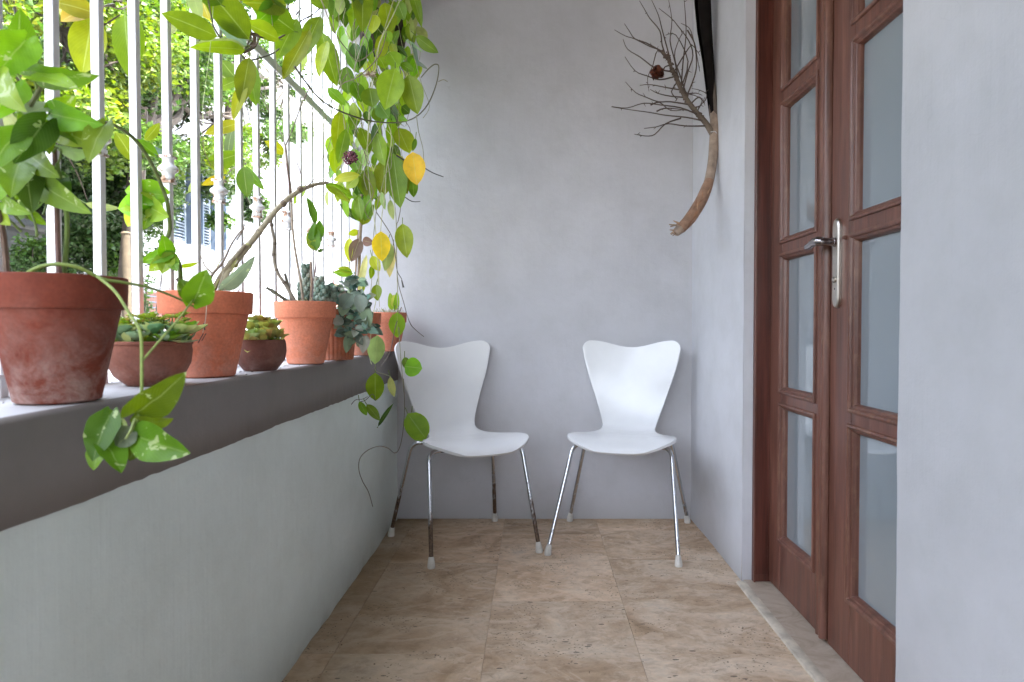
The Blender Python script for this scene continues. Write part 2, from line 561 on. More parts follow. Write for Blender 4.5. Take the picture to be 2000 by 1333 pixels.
mb = MB()   # solid house body behind the panels; blocks the sun
mb.box(0.93, 5.5, -8, 8, -0.9, 3.3)
mb.build('house_body', M['outwall'], t, smooth=False)

# ceiling slab and an added end wall behind the camera
mb = MB(); mb.box(-0.95, 0.93, -2.25, 3.4, CEIL, CEIL + 0.18)
structure(mb.build('ceiling', M['ceil'], smooth=False))
t = thing('lintel_beam', 'grey plaster beam above the white bars at the top of the opening', 'beam', (-0.74, 1, 2.27))
mb = MB(); mb.box(-0.88, -0.62, FRONT - .2, BACK + .003, 2.165, CEIL - 0.002); mb.build('beam', M['wall'], t, smooth=False)

t = thing('fill_light_end_wall', 'unseen plaster end wall added behind the viewer, its opening shaped for fill light', 'wall', (0, FRONT, 0))
mb = MB(); mb.box(-0.87, 0.93, FRONT - 0.2, FRONT - .001, -0.9, 1.25); mb.box(-0.87, 0.93, FRONT - 0.2, FRONT - .001, 1.85, CEIL - 0.002); mb.build('wall_face', M['wall'], t, smooth=False)  # unseen; slot between the two blocks sized to let in sky fill

# parapet: mint wall, taupe band, top paled for skylight
t = thing('parapet', 'low balcony wall painted mint grey with a dark taupe band and sill on top', 'parapet', (-0.75, 0.4, 0))
mb = MB()
def edge_floor(p, u, v):
    wv = 0.006 * noise.noise(V((p.y * 4.0, 1.3, 0))) + 0.0025 * noise.noise(V((p.y * 19.0, 1.3, 0)))
    return p + V((wv * (1 - v) ** 2, 0, 0))
panel(mb, (WALL_L, BACK + .004, -0.004), (0, FRONT - BACK, 0), (0, 0, 0.70), 260, 36, 0.004, 3.0, edge_floor)
me_ = mb.build('painted_wall', M['mint'], t, sharp=180)
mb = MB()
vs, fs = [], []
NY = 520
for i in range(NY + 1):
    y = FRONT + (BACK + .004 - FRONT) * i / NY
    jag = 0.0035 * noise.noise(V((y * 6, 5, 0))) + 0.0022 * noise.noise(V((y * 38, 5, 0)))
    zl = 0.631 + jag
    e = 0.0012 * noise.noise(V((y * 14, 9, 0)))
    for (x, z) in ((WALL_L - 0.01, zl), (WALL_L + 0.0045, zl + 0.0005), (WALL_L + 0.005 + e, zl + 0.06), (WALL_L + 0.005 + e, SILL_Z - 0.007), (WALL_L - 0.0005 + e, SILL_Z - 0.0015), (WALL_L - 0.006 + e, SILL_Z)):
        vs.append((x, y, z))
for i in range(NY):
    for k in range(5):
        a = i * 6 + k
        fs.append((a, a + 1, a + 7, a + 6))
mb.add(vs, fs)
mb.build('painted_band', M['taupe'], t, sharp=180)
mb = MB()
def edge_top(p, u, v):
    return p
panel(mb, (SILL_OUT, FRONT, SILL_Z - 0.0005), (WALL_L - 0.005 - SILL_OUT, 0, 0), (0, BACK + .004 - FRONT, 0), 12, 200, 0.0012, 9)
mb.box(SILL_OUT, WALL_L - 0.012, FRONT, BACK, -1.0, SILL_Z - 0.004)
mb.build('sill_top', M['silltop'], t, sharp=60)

# threshold of the doorway
def mat_marble():
    m, nt, p, out = newmat('beige_marble')
    n = N(nt); w = n.world((1, 1.6, 1))
    f = n.noise(w, 7, 6, 0.65, 1.8)
    n.link(n.ramp(f, [(0.25, (0.30, 0.235, 0.17)), (0.5, (0.44, 0.36, 0.28)), (0.75, (0.54, 0.47, 0.39))]), p.inputs['Base Color'])
    p.inputs['Roughness'].default_value = 0.4
    return m
M['marble'] = mat_marble()
t = thing('threshold', 'beige marble threshold slab with a pale edge strip under the wooden door', 'threshold', (0.75, 1.74, 0))
mb = MB(); mb.box(0.716, 0.86, OY0 - 0.3, OY1 + 0.002, -0.01, 0.005); mb.build('slab', M['marble'], t, smooth=False, bevel=0.001)
mb = MB()
vs, fs = [], []
for i in range(81):
    y = -0.6 + (OY1 - 0.015 + 0.6) * i / 80
    w_ = 0.0016 * noise.noise(V((y * 14, 2, 0)))
    for (x, z) in ((0.686 + w_, -0.001), (0.688 + w_, 0.005), (0.690 + w_, 0.0062), (0.709, 0.0064), (0.7165, 0.0058)):
        vs.append((x, y, z))
for i in range(80):
    for k in range(4):
        a = i * 5 + k
        fs.append((a, a + 5, a + 6, a + 1))
mb.add(vs, fs)
mb.build('edge_strip', mat_plain('pale_edge_stone', (0.52, 0.46, 0.37), 0.6, var=0.3, scale=22), t)

# ---------------------------------------------------------------- double door
def mat_wood():
    m, nt, p, out = newmat('varnished_red_brown_wood')
    n = N(nt); tc = n.new('ShaderNodeTexCoord')
    def mp(s):
        q = n.new('ShaderNodeMapping'); q.inputs['Scale'].default_value = s
        n.link(tc.outputs['Object'], q.inputs[0]); return q.outputs[0]
    at = n.new('ShaderNodeAttribute', attribute_name='col')
    g1 = n.noise(mp((22, 22, 1.3)), 2.0, 5, 0.6, 0.4)
    g2 = n.noise(mp((90, 90, 4)), 2.0, 4, 0.6)
    base = n.ramp(g1, [(0.3, (0.080, 0.029, 0.018)), (0.52, (0.145, 0.056, 0.037)), (0.75, (0.215, 0.092, 0.063))])
    base = n.mix(base, n.ramp(g2, [(0.3, (0.78,) * 3), (0.7, (1.15,) * 3)]), 0.8, 'MULTIPLY')
    worn = n.ramp(n.noise(mp((5, 5, 2.2)), 6, 6, 0.7), [(0.5, (0, 0, 0)), (0.7, (1, 1, 1))])
    sep = n.new('ShaderNodeSeparateColor'); n.link(at.outputs['Color'], sep.inputs[0])
    wf = n.math('MULTIPLY', n.math('SUBTRACT', 1.0, sep.outputs[0]), n.math('ADD', n.math('MULTIPLY', worn, 0.70), 0.05))
    base = n.mix(base, (0.25, 0.135, 0.08), wf)
    base = n.mix(base, (0.50, 0.16, 0.10), n.math('SUBTRACT', 1.0, sep.outputs[2]), 'MULTIPLY')
    n.link(base, p.inputs['Base Color'])
    p.inputs['Roughness'].default_value = 0.36
    n.link(n.math('ADD', 0.28, n.math('MULTIPLY', g1, 0.28)), p.inputs['Roughness'])
    p.inputs['Coat Weight'].default_value = 0.15
    p.inputs['Coat Roughness'].default_value = 0.2
    n.bump(n.math('ADD', g2, n.math('MULTIPLY', g1, 1.5)), p, 0.22, 0.002)
    return m
M['wood'] = mat_wood()
m, nt, p, out = newmat('frosted_door_glass'); n = N(nt)
f = n.noise(n.world(), 1.6, 3)
n.link(n.ramp(f, [(0.3, (0.20, 0.24, 0.265)), (0.7, (0.235, 0.27, 0.285))]), p.inputs['Base Color'])
p.inputs['Roughness'].default_value = 0.05; p.inputs['IOR'].default_value = 1.52
p.inputs['Coat Weight'].default_value = 1.0; p.inputs['Coat Roughness'].default_value = 0.015; p.inputs['Coat IOR'].default_value = 1.6
M['glass'] = m
M['steel'] = mat_plain('brushed_nickel', (0.62, 0.58, 0.52), 0.32, 1.0, 0.08, 60)
M['steel_dark'] = mat_plain('dark_polished_nickel', (0.36, 0.33, 0.33), 0.2, 1.0, 0.1, 40)
M['black'] = mat_plain('black_metal', (0.02, 0.02, 0.02), 0.5)

LX, LX2, GX = 0.795, 0.835, 0.815
door = thing('double_door', 'red brown wooden double door with frosted glass panes set deep in the right wall', 'door', (0.80, 1.755, 0.006))
# frame
mb = MB()
mb.box(0.742, 0.875, 2.197, 2.2125, 0.0055, 2.15, (1, 1, 0.55))
mb.box(0.742, 0.748, 2.190, 2.197, 0.0055, 2.15, (0.3, 1, 0.6))
mb.box(0.7485, 0.790, 2.1945, 2.197, 0.03, 2.15, (1, 1, 0.35))
mb.box(0.742, 0.875, 1.275, 1.290, 0.0055, 2.15, (1, 1, 0.5))
mb.box(0.742, 0.875, 1.290, 2.197, 2.125, 2.157, (1, 1, 0.5))
mb.build('door_frame', M['wood'], door, bevel=0.0015, smooth=False)

PZ = [0.185, 0.607, 0.667, 1.086, 1.148, 1.568, 1.632, 2.045]
def make_leaf(y_far, y_near, s_far, s_near, name='door_leaf'):
    """one leaf between y_far and y_near, stile widths given, bevelled sticking round every pane"""
    gy1, gy0 = y_far - s_far, y_near + s_near
    mb = MB()
    W1 = (1, 1, 1)
    z0, z1 = 0.012, 2.12
    mb.box(LX, LX2, gy1, y_far, z0, z1, W1)
    mb.box(LX, LX2, y_near, gy0, z0, z1, W1)
    rails = [(z0, PZ[0]), (PZ[1], PZ[2]), (PZ[3], PZ[4]), (PZ[5], PZ[6]), (PZ[7], z1)]
    for a, b in rails:
        mb.box(LX + 0.0004, LX2 - 0.0004, gy0, gy1, a, b, W1)
    # sticking: sloped moulding with a small bead, both as one closed ring per pane
    def ring(y0, y1, a, b, prof, col):
        vs, fs = [], []
        for (ins, x) in prof:
            vs += [(x, y0 + ins, a + ins), (x, y1 - ins, a + ins), (x, y1 - ins, b - ins), (x, y0 + ins, b - ins)]
        for k in range(len(prof) - 1):
            for q in range(4):
                fs.append((k * 4 + q, k * 4 + (q + 1) % 4, (k + 1) * 4 + (q + 1) % 4, (k + 1) * 4 + q))
        mb.add(vs, fs, None, col)
    for k in range(4):
        a, b = PZ[2 * k], PZ[2 * k + 1]
        ring(gy0, gy1, a, b, [(-0.016, LX - 0.0002), (-0.015, LX - 0.005), (-0.009, LX - 0.0065), (-0.005, LX - 0.004), (-0.0025, LX + 0.001), (0.003, LX + 0.004), (0.006, LX + 0.012), (0.0065, GX + 0.001)], (0.25, 1, 1))
    o = mb.build(name, M['wood'], door, smooth=False, bevel=0.0012)
    for k in range(4):
        g = MB()
        g.box(GX, GX + 0.005, gy0 + 0.002, gy1 - 0.002, PZ[2 * k] + 0.002, PZ[2 * k + 1] - 0.002)
        g.build('glass_pane', M['glass'], o, smooth=False)
    return o
leaf_far = make_leaf(2.196, 1.762, 0.096, 0.095)
leaf_near = make_leaf(1.754, 1.292, 0.118, 0.10)
leaf_far['label'] = 'narrow looking far door leaf without handle'
leaf_near['label'] = 'near door leaf carrying the lever handle'
mb = MB()       # astragal on the far leaf
prof = [(LX - 0.0005, 1.800), (LX - 0.010, 1.800), (LX - 0.0155, 1.796), (LX - 0.0165, 1.789), (LX - 0.013, 1.783), (LX - 0.013, 1.777), (LX - 0.0175, 1.771), (LX - 0.018, 1.763), (LX - 0.014, 1.7585), (LX - 0.0005, 1.757)]
vs = [(x, y, z) for z in (0.02, 2.11) for x, y in prof]
k = len(prof)
mb.add(vs, [(i, i + 1, k + i + 1, k + i) for i in range(k - 1)] + [tuple(range(k - 1, -1, -1)), tuple(range(k, 2 * k))], None, (0.35, 1, 1))
mb.build('astragal', M['wood'], leaf_far, sharp=50)
# handle plate, lever, cylinder
mb = MB()
py, pz0, pz1, pw = 1.7115, 0.916, 1.149, 0.0175
out_ = []
for i in range(13):
    a = pi * i / 12
    out_.append((py - pw * cos(a), pz1 - pw * 1.5 + pw * 1.5 * sin(a)))
for i in range(13):
    a = pi + pi * i / 12
    out_.append((py - pw * cos(a), pz0 + pw * 1.5 + pw * 1.5 * sin(a)))
k = len(out_)
vs = [(LX - 0.0005, y, z) for y, z in out_] + [(LX - 0.007, y, z) for y, z in out_]
cyy = py; czz = (pz0 + pz1) / 2
vs += [(LX - 0.010, cyy + (y - cyy) * 0.8, czz + (z - czz) * 0.975) for y, z in out_]
fs = [(i, (i + 1) % k, k + (i + 1) % k, k + i) for i in range(k)] + [(k + i, k + (i + 1) % k, 2 * k + (i + 1) % k, 2 * k + i) for i in range(k)] + [tuple(range(2 * k, 3 * k))]
mb.add(vs, fs)
mb.build('handle_plate', M['steel'], leaf_near, sharp=35)
mb = MB()
hz = 1.087
mb.tube([(LX - 0.010, py, hz), (LX - 0.016, py, hz), (LX - 0.017, py, hz), (LX - 0.036, py, hz + .001), (LX - 0.046, py + 0.004, hz + .002)], [0.0125, 0.0125, 0.0105, 0.0105, 0.0115], 16)
mb.tube([(LX - 0.042, py + 0.0, hz + .002), (LX - 0.050, py + 0.012, hz + 0.004), (LX - 0.052, py + 0.032, hz + 0.003), (LX - 0.051, py + 0.055, hz - 0.001), (LX - 0.050, py + 0.080, hz - 0.003)], [0.012, 0.0125, 0.0110, 0.0095, 0.008], 12, sub=4)
mb.build('lever_handle', M['steel_dark'], leaf_near)
mb = MB()
mb.tube([(LX - 0.010, py, 0.990), (LX - 0.014, py, 0.990)], 0.0075, 16)
mb.build('lock_cylinder', M['steel'], leaf_near)
mb = MB()
for z in (0.9945, 0.9845, 0.966):
    mb.tube([(LX - 0.0101, py, z), (LX - 0.0143 if z > 0.97 else LX - 0.0106, py, z)], 0.0026, 8)
mb.build('keyhole', M['black'], leaf_near)
mb = MB()
mb.tube([(LX - 0.0005, 1.6705, 1.094), (LX - 0.007, 1.6705, 1.094), (LX - 0.009, 1.6705, 1.094)], [0.0055, 0.005, 0.003], 10, col=(0.6, 1, 1))
mb.build('peg', M['wood'], leaf_near)

# ---------------------------------------------------------------- white bar grille
def mat_barpaint():
    m, nt, p, out = newmat('white_gloss_paint_with_rust')
    n = N(nt); w = n.world()
    at = n.new('ShaderNodeAttribute', attribute_name='col')
    sep = n.new('ShaderNodeSeparateColor'); n.link(at.outputs['Color'], sep.inputs[0])
    f = n.noise(n.world((1, 1, 0.7)), 38, 5, 0.65)
    thr = n.math('SUBTRACT', 0.70, n.math('MULTIPLY', n.math('SUBTRACT', 1.0, sep.outputs[1]), 0.27))
    r = n.math('MULTIPLY', n.math('SUBTRACT', f, thr), 14.0, True)
    dirt = n.ramp(n.noise(w, 9, 5), [(0.3, (0.72, 0.72, 0.73)), (0.7, (0.80, 0.80, 0.80))])
    rust = n.ramp(n.noise(w, 90, 3), [(0.3, (0.20, 0.075, 0.03)), (0.7, (0.50, 0.32, 0.20))])
    n.link(n.mix(dirt, rust, r), p.inputs['Base Color'])
    p.inputs['Roughness'].default_value = 0.45
    n.bump(n.math('ADD', n.noise(w, 30, 4), n.math('MULTIPLY', r, 0.5)), p, 0.25, 0.002)
    return m
M['bar'] = mat_barpaint()
BX = -0.80
gr = thing('window_grille', 'white square bar security grille with turned collars standing on the parapet sill', 'grille', (BX, 1.0, SILL_Z))
gy = 1280 * 0.80
ybars = []
y_ = 1280 * 0.80 / 934.0
step_ = 0.1157
k = 0
while y_ + (k - 11) * step_ < BACK - 0.02:
    ybars.append(y_ + (k - 11) * step_); k += 1
for i, yb in enumerate(ybars):
    mb = MB(); hw = 0.0078
    tx, ty = rnd.uniform(-.001, .001), rnd.uniform(-.001, .001)
    vs = []
    zs = [SILL_Z - 0.002, 1.2, 1.66, 2.0, 2.17]
    for j, z in enumerate(zs):
        for (a, b) in ((-hw, -hw), (hw, -hw), (hw, hw), (-hw, hw)):
            vs.append((BX + a + tx * j, yb + b + ty * j, z))
    fs = [(j * 4 + q, j * 4 + (q + 1) % 4, j * 4 + 4 + (q + 1) % 4, j * 4 + 4 + q) for j in range(4) for q in range(4)]
    mb.add(vs, fs, None, (1, 1, 1))
    b = mb.build('bar', M['bar'], gr, smooth=False, bevel=0.0016)
    # collars sit on every second bar
    if (i - 12) % 2 == 0:
        mb = MB(); z = 1.212
        def sq(prof, c=(1, 0.35, 1)):
            n_ = 20
            def rf(a, zz):
                return 1.0
            mb.lathe(prof, (BX, yb, z), 20, c)
        mb.box(BX - .0135, BX + .0135, yb - .0135, yb + .0135, z + 0.024, z + 0.029, (1, .2, 1))
        sq([(0.0125, 0.0245), (0.0115, 0.019), (0.0115, 0.012), (0.015, 0.008), (0.020, 0.004), (0.0215, 0.0), (0.020, -0.004), (0.015, -0.007), (0.0125, -0.010), (0.0125, -0.017), (0.0145, -0.019), (0.0145, -0.0235), (0.0125, -0.0255)])
        mb.box(BX - .0125, BX + .0125, yb - .0125, yb + .0125, z - 0.031, z - 0.0255, (1, .1, 1))
        mb.build('collar', M['bar'], b, sharp=35, bevel=0.0006)
mb = MB(); mb.box(BX - 0.016, BX + 0.016, FRONT, BACK + .002, 0.789, 0.797, (1, 0.7, 1)); mb.build('bottom_rail', M['bar'], gr, smooth=False, bevel=0.001)
mb = MB(); mb.box(BX + 0.0082, BX + 0.0142, FRONT, BACK + .002, 1.650, 1.676, (1, 0.8, 1)); mb.build('cross_rail', M['bar'], gr, smooth=False, bevel=0.001)
mb = MB(); mb.box(BX - 0.015, BX + 0.015, FRONT, BACK + .002, 2.152, 2.1645, (1, 1, 1)); mb.build('top_rail', M['bar'], gr, smooth=False, bevel=0.001)

# ---------------------------------------------------------------- chairs
def mat_shell():
    m, nt, p, out = newmat('white_lacquered_plywood')
    n = N(nt); c = n.coord()
    f = n.noise(c, 6, 5)
    n.link(n.ramp(f, [(0.3, (0.74, 0.74, 0.745)), (0.7, (0.80, 0.80, 0.795))]), p.inputs['Base Color'])
    n.link(n.math('ADD', 0.14, n.math('MULTIPLY', n.noise(c, 14, 5), 0.18)), p.inputs['Roughness'])
    n.bump(n.noise(c, 5, 3), p, 0.12, 0.01)
    return m
def mat_chrome(name, rust, hi):
    m, nt, p, out = newmat(name)
    n = N(nt); tc = n.new('ShaderNodeTexCoord')
    zz = n.new('ShaderNodeSeparateXYZ'); n.link(tc.outputs['Object'], zz.inputs[0])
    f = n.noise(n.coord((1, 1, 0.5)), 60, 5, 0.7)
    z = n.math('SUBTRACT', 1.0, n.math('MULTIPLY', zz.outputs[2], 1.0 / hi), True)
    r = n.math('MULTIPLY', n.math('SUBTRACT', n.math('ADD', n.math('MULTIPLY', f, 0.8), n.math('MULTIPLY', z, rust)), 0.62), 6.0, True)
    col = n.mix((0.55, 0.56, 0.58), n.ramp(n.noise(n.coord(), 130, 3), [(0.3, (0.045, 0.022, 0.012)), (0.7, (0.16, 0.10, 0.06))]), r)
    n.link(col, p.inputs['Base Color'])
    n.link(n.math('SUBTRACT', 1.0, n.math('MULTIPLY', r, 0.85)), p.inputs['Metallic'])
    n.link(n.math('ADD', 0.18, n.math('MULTIPLY', r, 0.45)), p.inputs['Roughness'])
    # spiral texture of the rolled tube
    w = n.new('ShaderNodeTexWave'); w.inputs['Scale'].default_value = 40; w.inputs['Distortion'].default_value = 1.0
    w.bands_direction = 'DIAGONAL'; n.link(tc.outputs['Object'], w.inputs['Vector'])
    n.bump(w.outputs['Fac'], p, 0.12, 0.001)
    return m
M['shell'] = mat_shell()
M['chrome'] = mat_chrome('spotted_chrome', 0.28, 0.30)
M['chrome_rusty'] = mat_chrome('rusty_chrome', 0.62, 0.36)
M['rubber'] = mat_plain('cream_rubber', (0.62, 0.60, 0.55), 0.6, var=0.12, scale=40)

def lerp_tab(tab, s):
    for i in range(len(tab) - 1):
        a, b = tab[i], tab[i + 1]
        if s <= b[0]:
            t = (s - a[0]) / (b[0] - a[0])
            return tuple(x + (y - x) * t for x, y in zip(a[1:], b[1:]))
    return tab[-1][1:]

def chair_shell():
    ctrl = [(-0.262, 0.396), (-0.248, 0.408), (-0.215, 0.419), (-0.15, 0.427), (-0.07, 0.426), (0.01, 0.421), (0.08, 0.418), (0.135, 0.421), (0.172, 0.434), (0.196, 0.462), (0.210, 0.50), (0.221, 0.55), (0.234, 0.62), (0.248, 0.70), (0.262, 0.772), (0.268, 0.800)]
    pts = []
    for i in range(len(ctrl) - 1):
        a, b, c, d = [V(ctrl[max(0, min(len(ctrl) - 1, j))]) for j in (i - 1, i, i + 1, i + 2)]
        for k in range(8):
            t = k / 8
            pts.append(0.5 * ((2 * b) + (c - a) * t + (2 * a - 5 * b + 4 * c - d) * t * t + (3 * b - a - 3 * c + d) * t ** 3))
    pts.append(V(ctrl[-1]))
    S = [0]
    for i in range(1, len(pts)):
        S.append(S[-1] + (pts[i] - pts[i - 1]).length)
    L = S[-1]
    def at(s):
        s = max(0, min(L, s))
        for i in range(len(S) - 1):
            if s <= S[i + 1] + 1e-9:
                t = (s - S[i]) / (S[i + 1] - S[i])
                return pts[i] + (pts[i + 1] - pts[i]) * t, (pts[i + 1] - pts[i]).normalized()
        return pts[-1], (pts[-1] - pts[-2]).normalized()
    # half width along the shell (s in metres from the front lip)
    tab = [(0.0, 0.205), (0.10, 0.211), (0.14, 0.209), (0.18, 0.198), (0.235, 0.170), (0.29, 0.138), (0.34, 0.119), (0.375, 0.1135), (0.415, 0.1130), (0.455, 0.117), (0.50, 0.1285), (0.575, 0.153), (0.66, 0.182), (0.73, 0.2025), (0.79, 0.2155), (L, 0.218)]
    def hw(s):
        # smooth the table
        w = 0
        for d in (-0.02, -0.01, 0, 0.01, 0.02):
            w += lerp_tab(tab, max(0, min(L, s + d)))[0]
        w /= 5
        rf = 0.125      # front corner radius
        if s < rf:
            w = w - rf * 1.05 + rf * 1.05 * sqrt(max(0, 1 - ((rf - s) / rf) ** 2))
        rt = 0.042
        if s > L - rt:
            w = w - rt + sqrt(max(0, rt * rt - (s - (L - rt)) ** 2))
        return w
    rows = []
    def cl(a, b, n_):
        return [a + (b - a) * (1 - cos(pi / 2 * i / n_)) for i in range(n_)]
    ss = [0.125 * (1 - cos(pi / 2 * i / 12)) for i in range(12)]
    ss += [0.125 + (L - 0.042 - 0.125) * i / 46 for i in range(46)]
    ss += [L - 0.042 + 0.042 * sin(pi / 2 * i / 10) for i in range(11)]
    nu = 28
    vs, fs = [], []
    for s in ss:
        w = hw(s)
        for i in range(nu + 1):
            u = -1 + 2 * i / nu
            x = u * w
            # front edge bows forward in the middle; top edge dips in the middle
            s2 = s
            fr = max(0, 1 - s / 0.22)
            s2 = s + fr * 0.016 * (x / 0.2) ** 2
            tp = max(0, (s - (L - 0.22)) / 0.22) ** 1.5
            s2 = s2 - tp * 0.026 * (0.5 + 0.5 * cos(pi * min(1, abs(x) / 0.17)))
            p, tg = at(s2)
            nrm = V((-tg.y, tg.x))      # up on the seat, forward... on the back
            seat = max(0, min(1, (0.42 - s2) / 0.25))
            back = max(0, min(1, (s2 - 0.42) / 0.25))
            c = 0.010 * seat * (x / 0.2) ** 2 + 0.030 * back * (x / 0.2) ** 2
            # the sides of the waist roll
            waist = math.exp(-((s2 - 0.42) / 0.10) ** 2)
            c += 0.012 * waist * (abs(x) / 0.12) ** 2
            q = p + nrm * c
            vs.append((x, q.x, q.y))
    for j in range(len(ss) - 1):
        for i in range(nu):
            a = j * (nu + 1) + i
            fs.append((a, a + 1, a + nu + 2, a + nu + 1))
    mb = MB(); mb.add(vs, fs)
    return mb
shell_mb = chair_shell()
def make_chair(name, label, chrome, feet, loc, rotz):
    """feet: ground points in chair space: front-left, front-right, rear-left, rear-right"""
    t = thing(name, label, 'chair', loc, 'white plywood chairs against the far wall', local=True, rotz=rotz)
    o = shell_mb.build('seat_shell', M['shell'], t, sharp=180)
    md = o.modifiers.new('thickness', 'SOLIDIFY'); md.thickness = 0.011; md.offset = -1 if False else 0
    md2 = o.modifiers.new('round', 'BEVEL'); md2.width = 0.003; md2.segments = 2; md2.limit_method = 'ANGLE'; md2.angle_limit = radians(50)
    for i, (fx, fy) in enumerate(feet):
        sx = -1 if i % 2 == 0 else 1
        front = i < 2
        top = V((sx * 0.162, -0.125, 0.402)) if front else V((sx * 0.150, 0.105, 0.398))
        ctr = V((sx * 0.03, -0.07, 0.405)) if front else V((sx * 0.03, 0.055, 0.402))
        foot = V((fx, fy, 0.014))
        dirn = (foot - top).normalized()
        bend = top + (top - ctr).normalized() * 0.028
        p1 = bend + dirn * 0.035
        mb = MB()
        pts = [ctr, ctr + (top - ctr) * 0.55, top - (top - ctr).normalized() * 0.004]
        q0, q2 = top, p1
        for k in range(1, 7):
            tt = k / 6
            pts.append(q0 * (1 - tt) ** 2 + bend * 2 * tt * (1 - tt) + q2 * tt * tt)
        pts.append(foot)
        mb.tube(pts, 0.0080, 14)
        lg = mb.build('leg', chrome, t)
        mb = MB()
        up = (p1 - foot).normalized()
        mb.tube([V((fx, fy, 0.0)), V((fx, fy, 0.003)), V((fx, fy, 0.010)) + up * 0.003, foot + up * 0.024, foot + up * 0.026], [0.0128, 0.0142, 0.0135, 0.0098, 0.008], 16)
        mb.build('foot_cap', M['rubber'], lg, sharp=50)
    mb = MB()
    mb.lathe([(0.0, 0.398), (0.075, 0.398), (0.078, 0.402), (0.078, 0.4085), (0.0, 0.409)], (0, -0.01, 0), 24)
    for sx in (-1, 1):
        mb.tube([(sx * 0.13, -0.112, 0.412), (sx * 0.13, -0.112, 0.395)], 0.011, 10)
    mb.build('seat_bracket', M['black'], t)
    return t

def to_local(pts, loc, rz):
    out = []
    for x, y in pts:
        dx, dy = x - loc[0], y - loc[1]
        out.append((dx * cos(-rz) - dy * sin(-rz), dx * sin(-rz) + dy * cos(-rz)))
    return out
# left chair turned to its left, right chair turned slightly the other way
lr, rr = radians(27.5), radians(-14)
lc, rc = (-0.280, 2.615, 0), (0.374, 2.665, 0)
make_chair('side_chair', 'white butterfly back chair with rust brown legs standing beside the parapet', M['chrome_rusty'],
           to_local([(-0.367, 2.335), (0.022, 2.500), (-0.590, 2.695), (-0.172, 2.905)], lc, lr), lc, lr)
make_chair('side_chair', 'white butterfly back chair with bright chrome legs standing beside the door wall', M['chrome'],
           to_local([(0.054, 2.472), (0.525, 2.353), (0.162, 2.905), (0.680, 2.878)], rc, rr), rc, rr)
# ---------------------------------------------------------------- leaves
GREENS = {
    'deep': (0.070, 0.150, 0.022), 'mid': (0.160, 0.290, 0.030), 'lime': (0.290, 0.430, 0.040), 'bright': (0.215, 0.420, 0.030),
    'yellowgreen': (0.43, 0.50, 0.045), 'olive': (0.195, 0.275, 0.020), 'yellow': (0.78, 0.60, 0.03), 'gold': (0.80, 0.46, 0.03),
    'pale': (0.44, 0.54, 0.20), 'grey': (0.26, 0.34, 0.22), 'brown': (0.20, 0.13, 0.10), 'cream': (0.60, 0.62, 0.26),
}
def gc(k, j=0.18, r=rnd):
    c = GREENS[k]
    q = 1 + r.uniform(-j, j)
    return (c[0] * q * (1 + r.uniform(-j, j)), c[1] * q, c[2] * q)

def wprof(shape, t):
    if shape == 'ell':
        return max(0.0, sin(pi * t ** 0.92)) ** 0.72 * (1 - 0.12 * t)
    if shape == 'round':
        return max(0.0, sin(pi * t ** 0.95)) ** 0.55
    if shape == 'strap':
        return min(1, (t * 5 + 0.12)) * max(0, 1 - t ** 3.0) ** 0.8
    if shape == 'heart':
        if t < 0.27: return 0.45 + 0.55 * sin(pi / 2 * t / 0.27)
        return max(0.0, cos((t - 0.27) / 0.73 * pi / 2)) ** 0.72
    if shape == 'spoon':
        return max(0.0, sin(pi * t ** 1.7)) ** 0.6
    return sin(pi * t)

def leaf(mb, base, tip, width, nrm, shape='ell', col=(0.1, 0.2, 0.03), fold=0.18, curl=0.10, twist=0.0, nl=8, nw=4, wave=0.0):
    base, tip, nrm = V(base), V(tip), V(nrm)
    if shape == 'heart': nl, nw = 11, 6
    ax = tip - base
    L = ax.length
    if L < 1e-5: return
    ax.normalize()
    nrm = nrm - ax * nrm.dot(ax)
    if nrm.length < 1e-4: nrm = ax.orthogonal()
    nrm.normalize()
    side = ax.cross(nrm)
    vs, fs, uvs = [], [], []
    ph = rnd.uniform(0, 6)
    for j in range(nl + 1):
        t = j / nl
        w = wprof(shape, t) * width * 0.5
        if j == nl: w = 0.0005
        tw = twist * (t - 0.4)
        s_ = side * cos(tw) + nrm * sin(tw)
        n_ = nrm * cos(tw) - side * sin(tw)
        cen = base + ax * (L * t) + nrm * (curl * L * (0.25 - (t - 0.5) ** 2) * 4 * 0.5) - nrm * (curl * L * 0.35 * t * t)
        for i in range(nw + 1):
            u = -1 + 2 * i / nw
            back = 0.0
            if shape == 'heart' and t < 0.3:
                back = -0.20 * L * (1 - (abs(u) * 1.5 - 0.9) ** 2) * (1 - t / 0.3) * min(1, abs(u) * 3)
            off = n_ * (fold * abs(u) * w) + n_ * (wave * w * sin(5 * t * pi + ph + u * 2))
            vs.append(cen + s_ * (u * w) + off + ax * back)
            uvs.append(((u + 1) / 2, t))
    for j in range(nl):
        for i in range(nw):
            a = j * (nw + 1) + i
            fs.append((a, a + 1, a + nw + 2, a + nw + 1))
    mb.add(vs, fs, uvs, col)

EYE = V((0, 0, CAM_Z))
LEAF_GAIN = [1.0]
def pleaf(mb, bx, by, tx, ty, wpx, P0, P1, shape='ell', col='mid', roll=0.0, tilt=0.0, **k):
    """a leaf whose stalk end and tip are given; P0/P1 = its two 3-D ends"""
    s = 1280.0 / max(0.3, (P0.y + P1.y) / 2)
    w = wpx / s / max(0.45, cos(roll))
    view = (EYE - (P0 + P1) / 2).normalized()
    ax = (P1 - P0).normalized()
    nrm = view - ax * view.dot(ax)
    nrm.normalize()
    side = ax.cross(nrm)
    nrm = nrm * cos(roll) + side * sin(roll)
    c = gc(col) if isinstance(col, str) else col
    c = tuple(v_ * LEAF_GAIN[0] for v_ in c)
    leaf(mb, P0, P1, w, nrm, shape, c, **k)

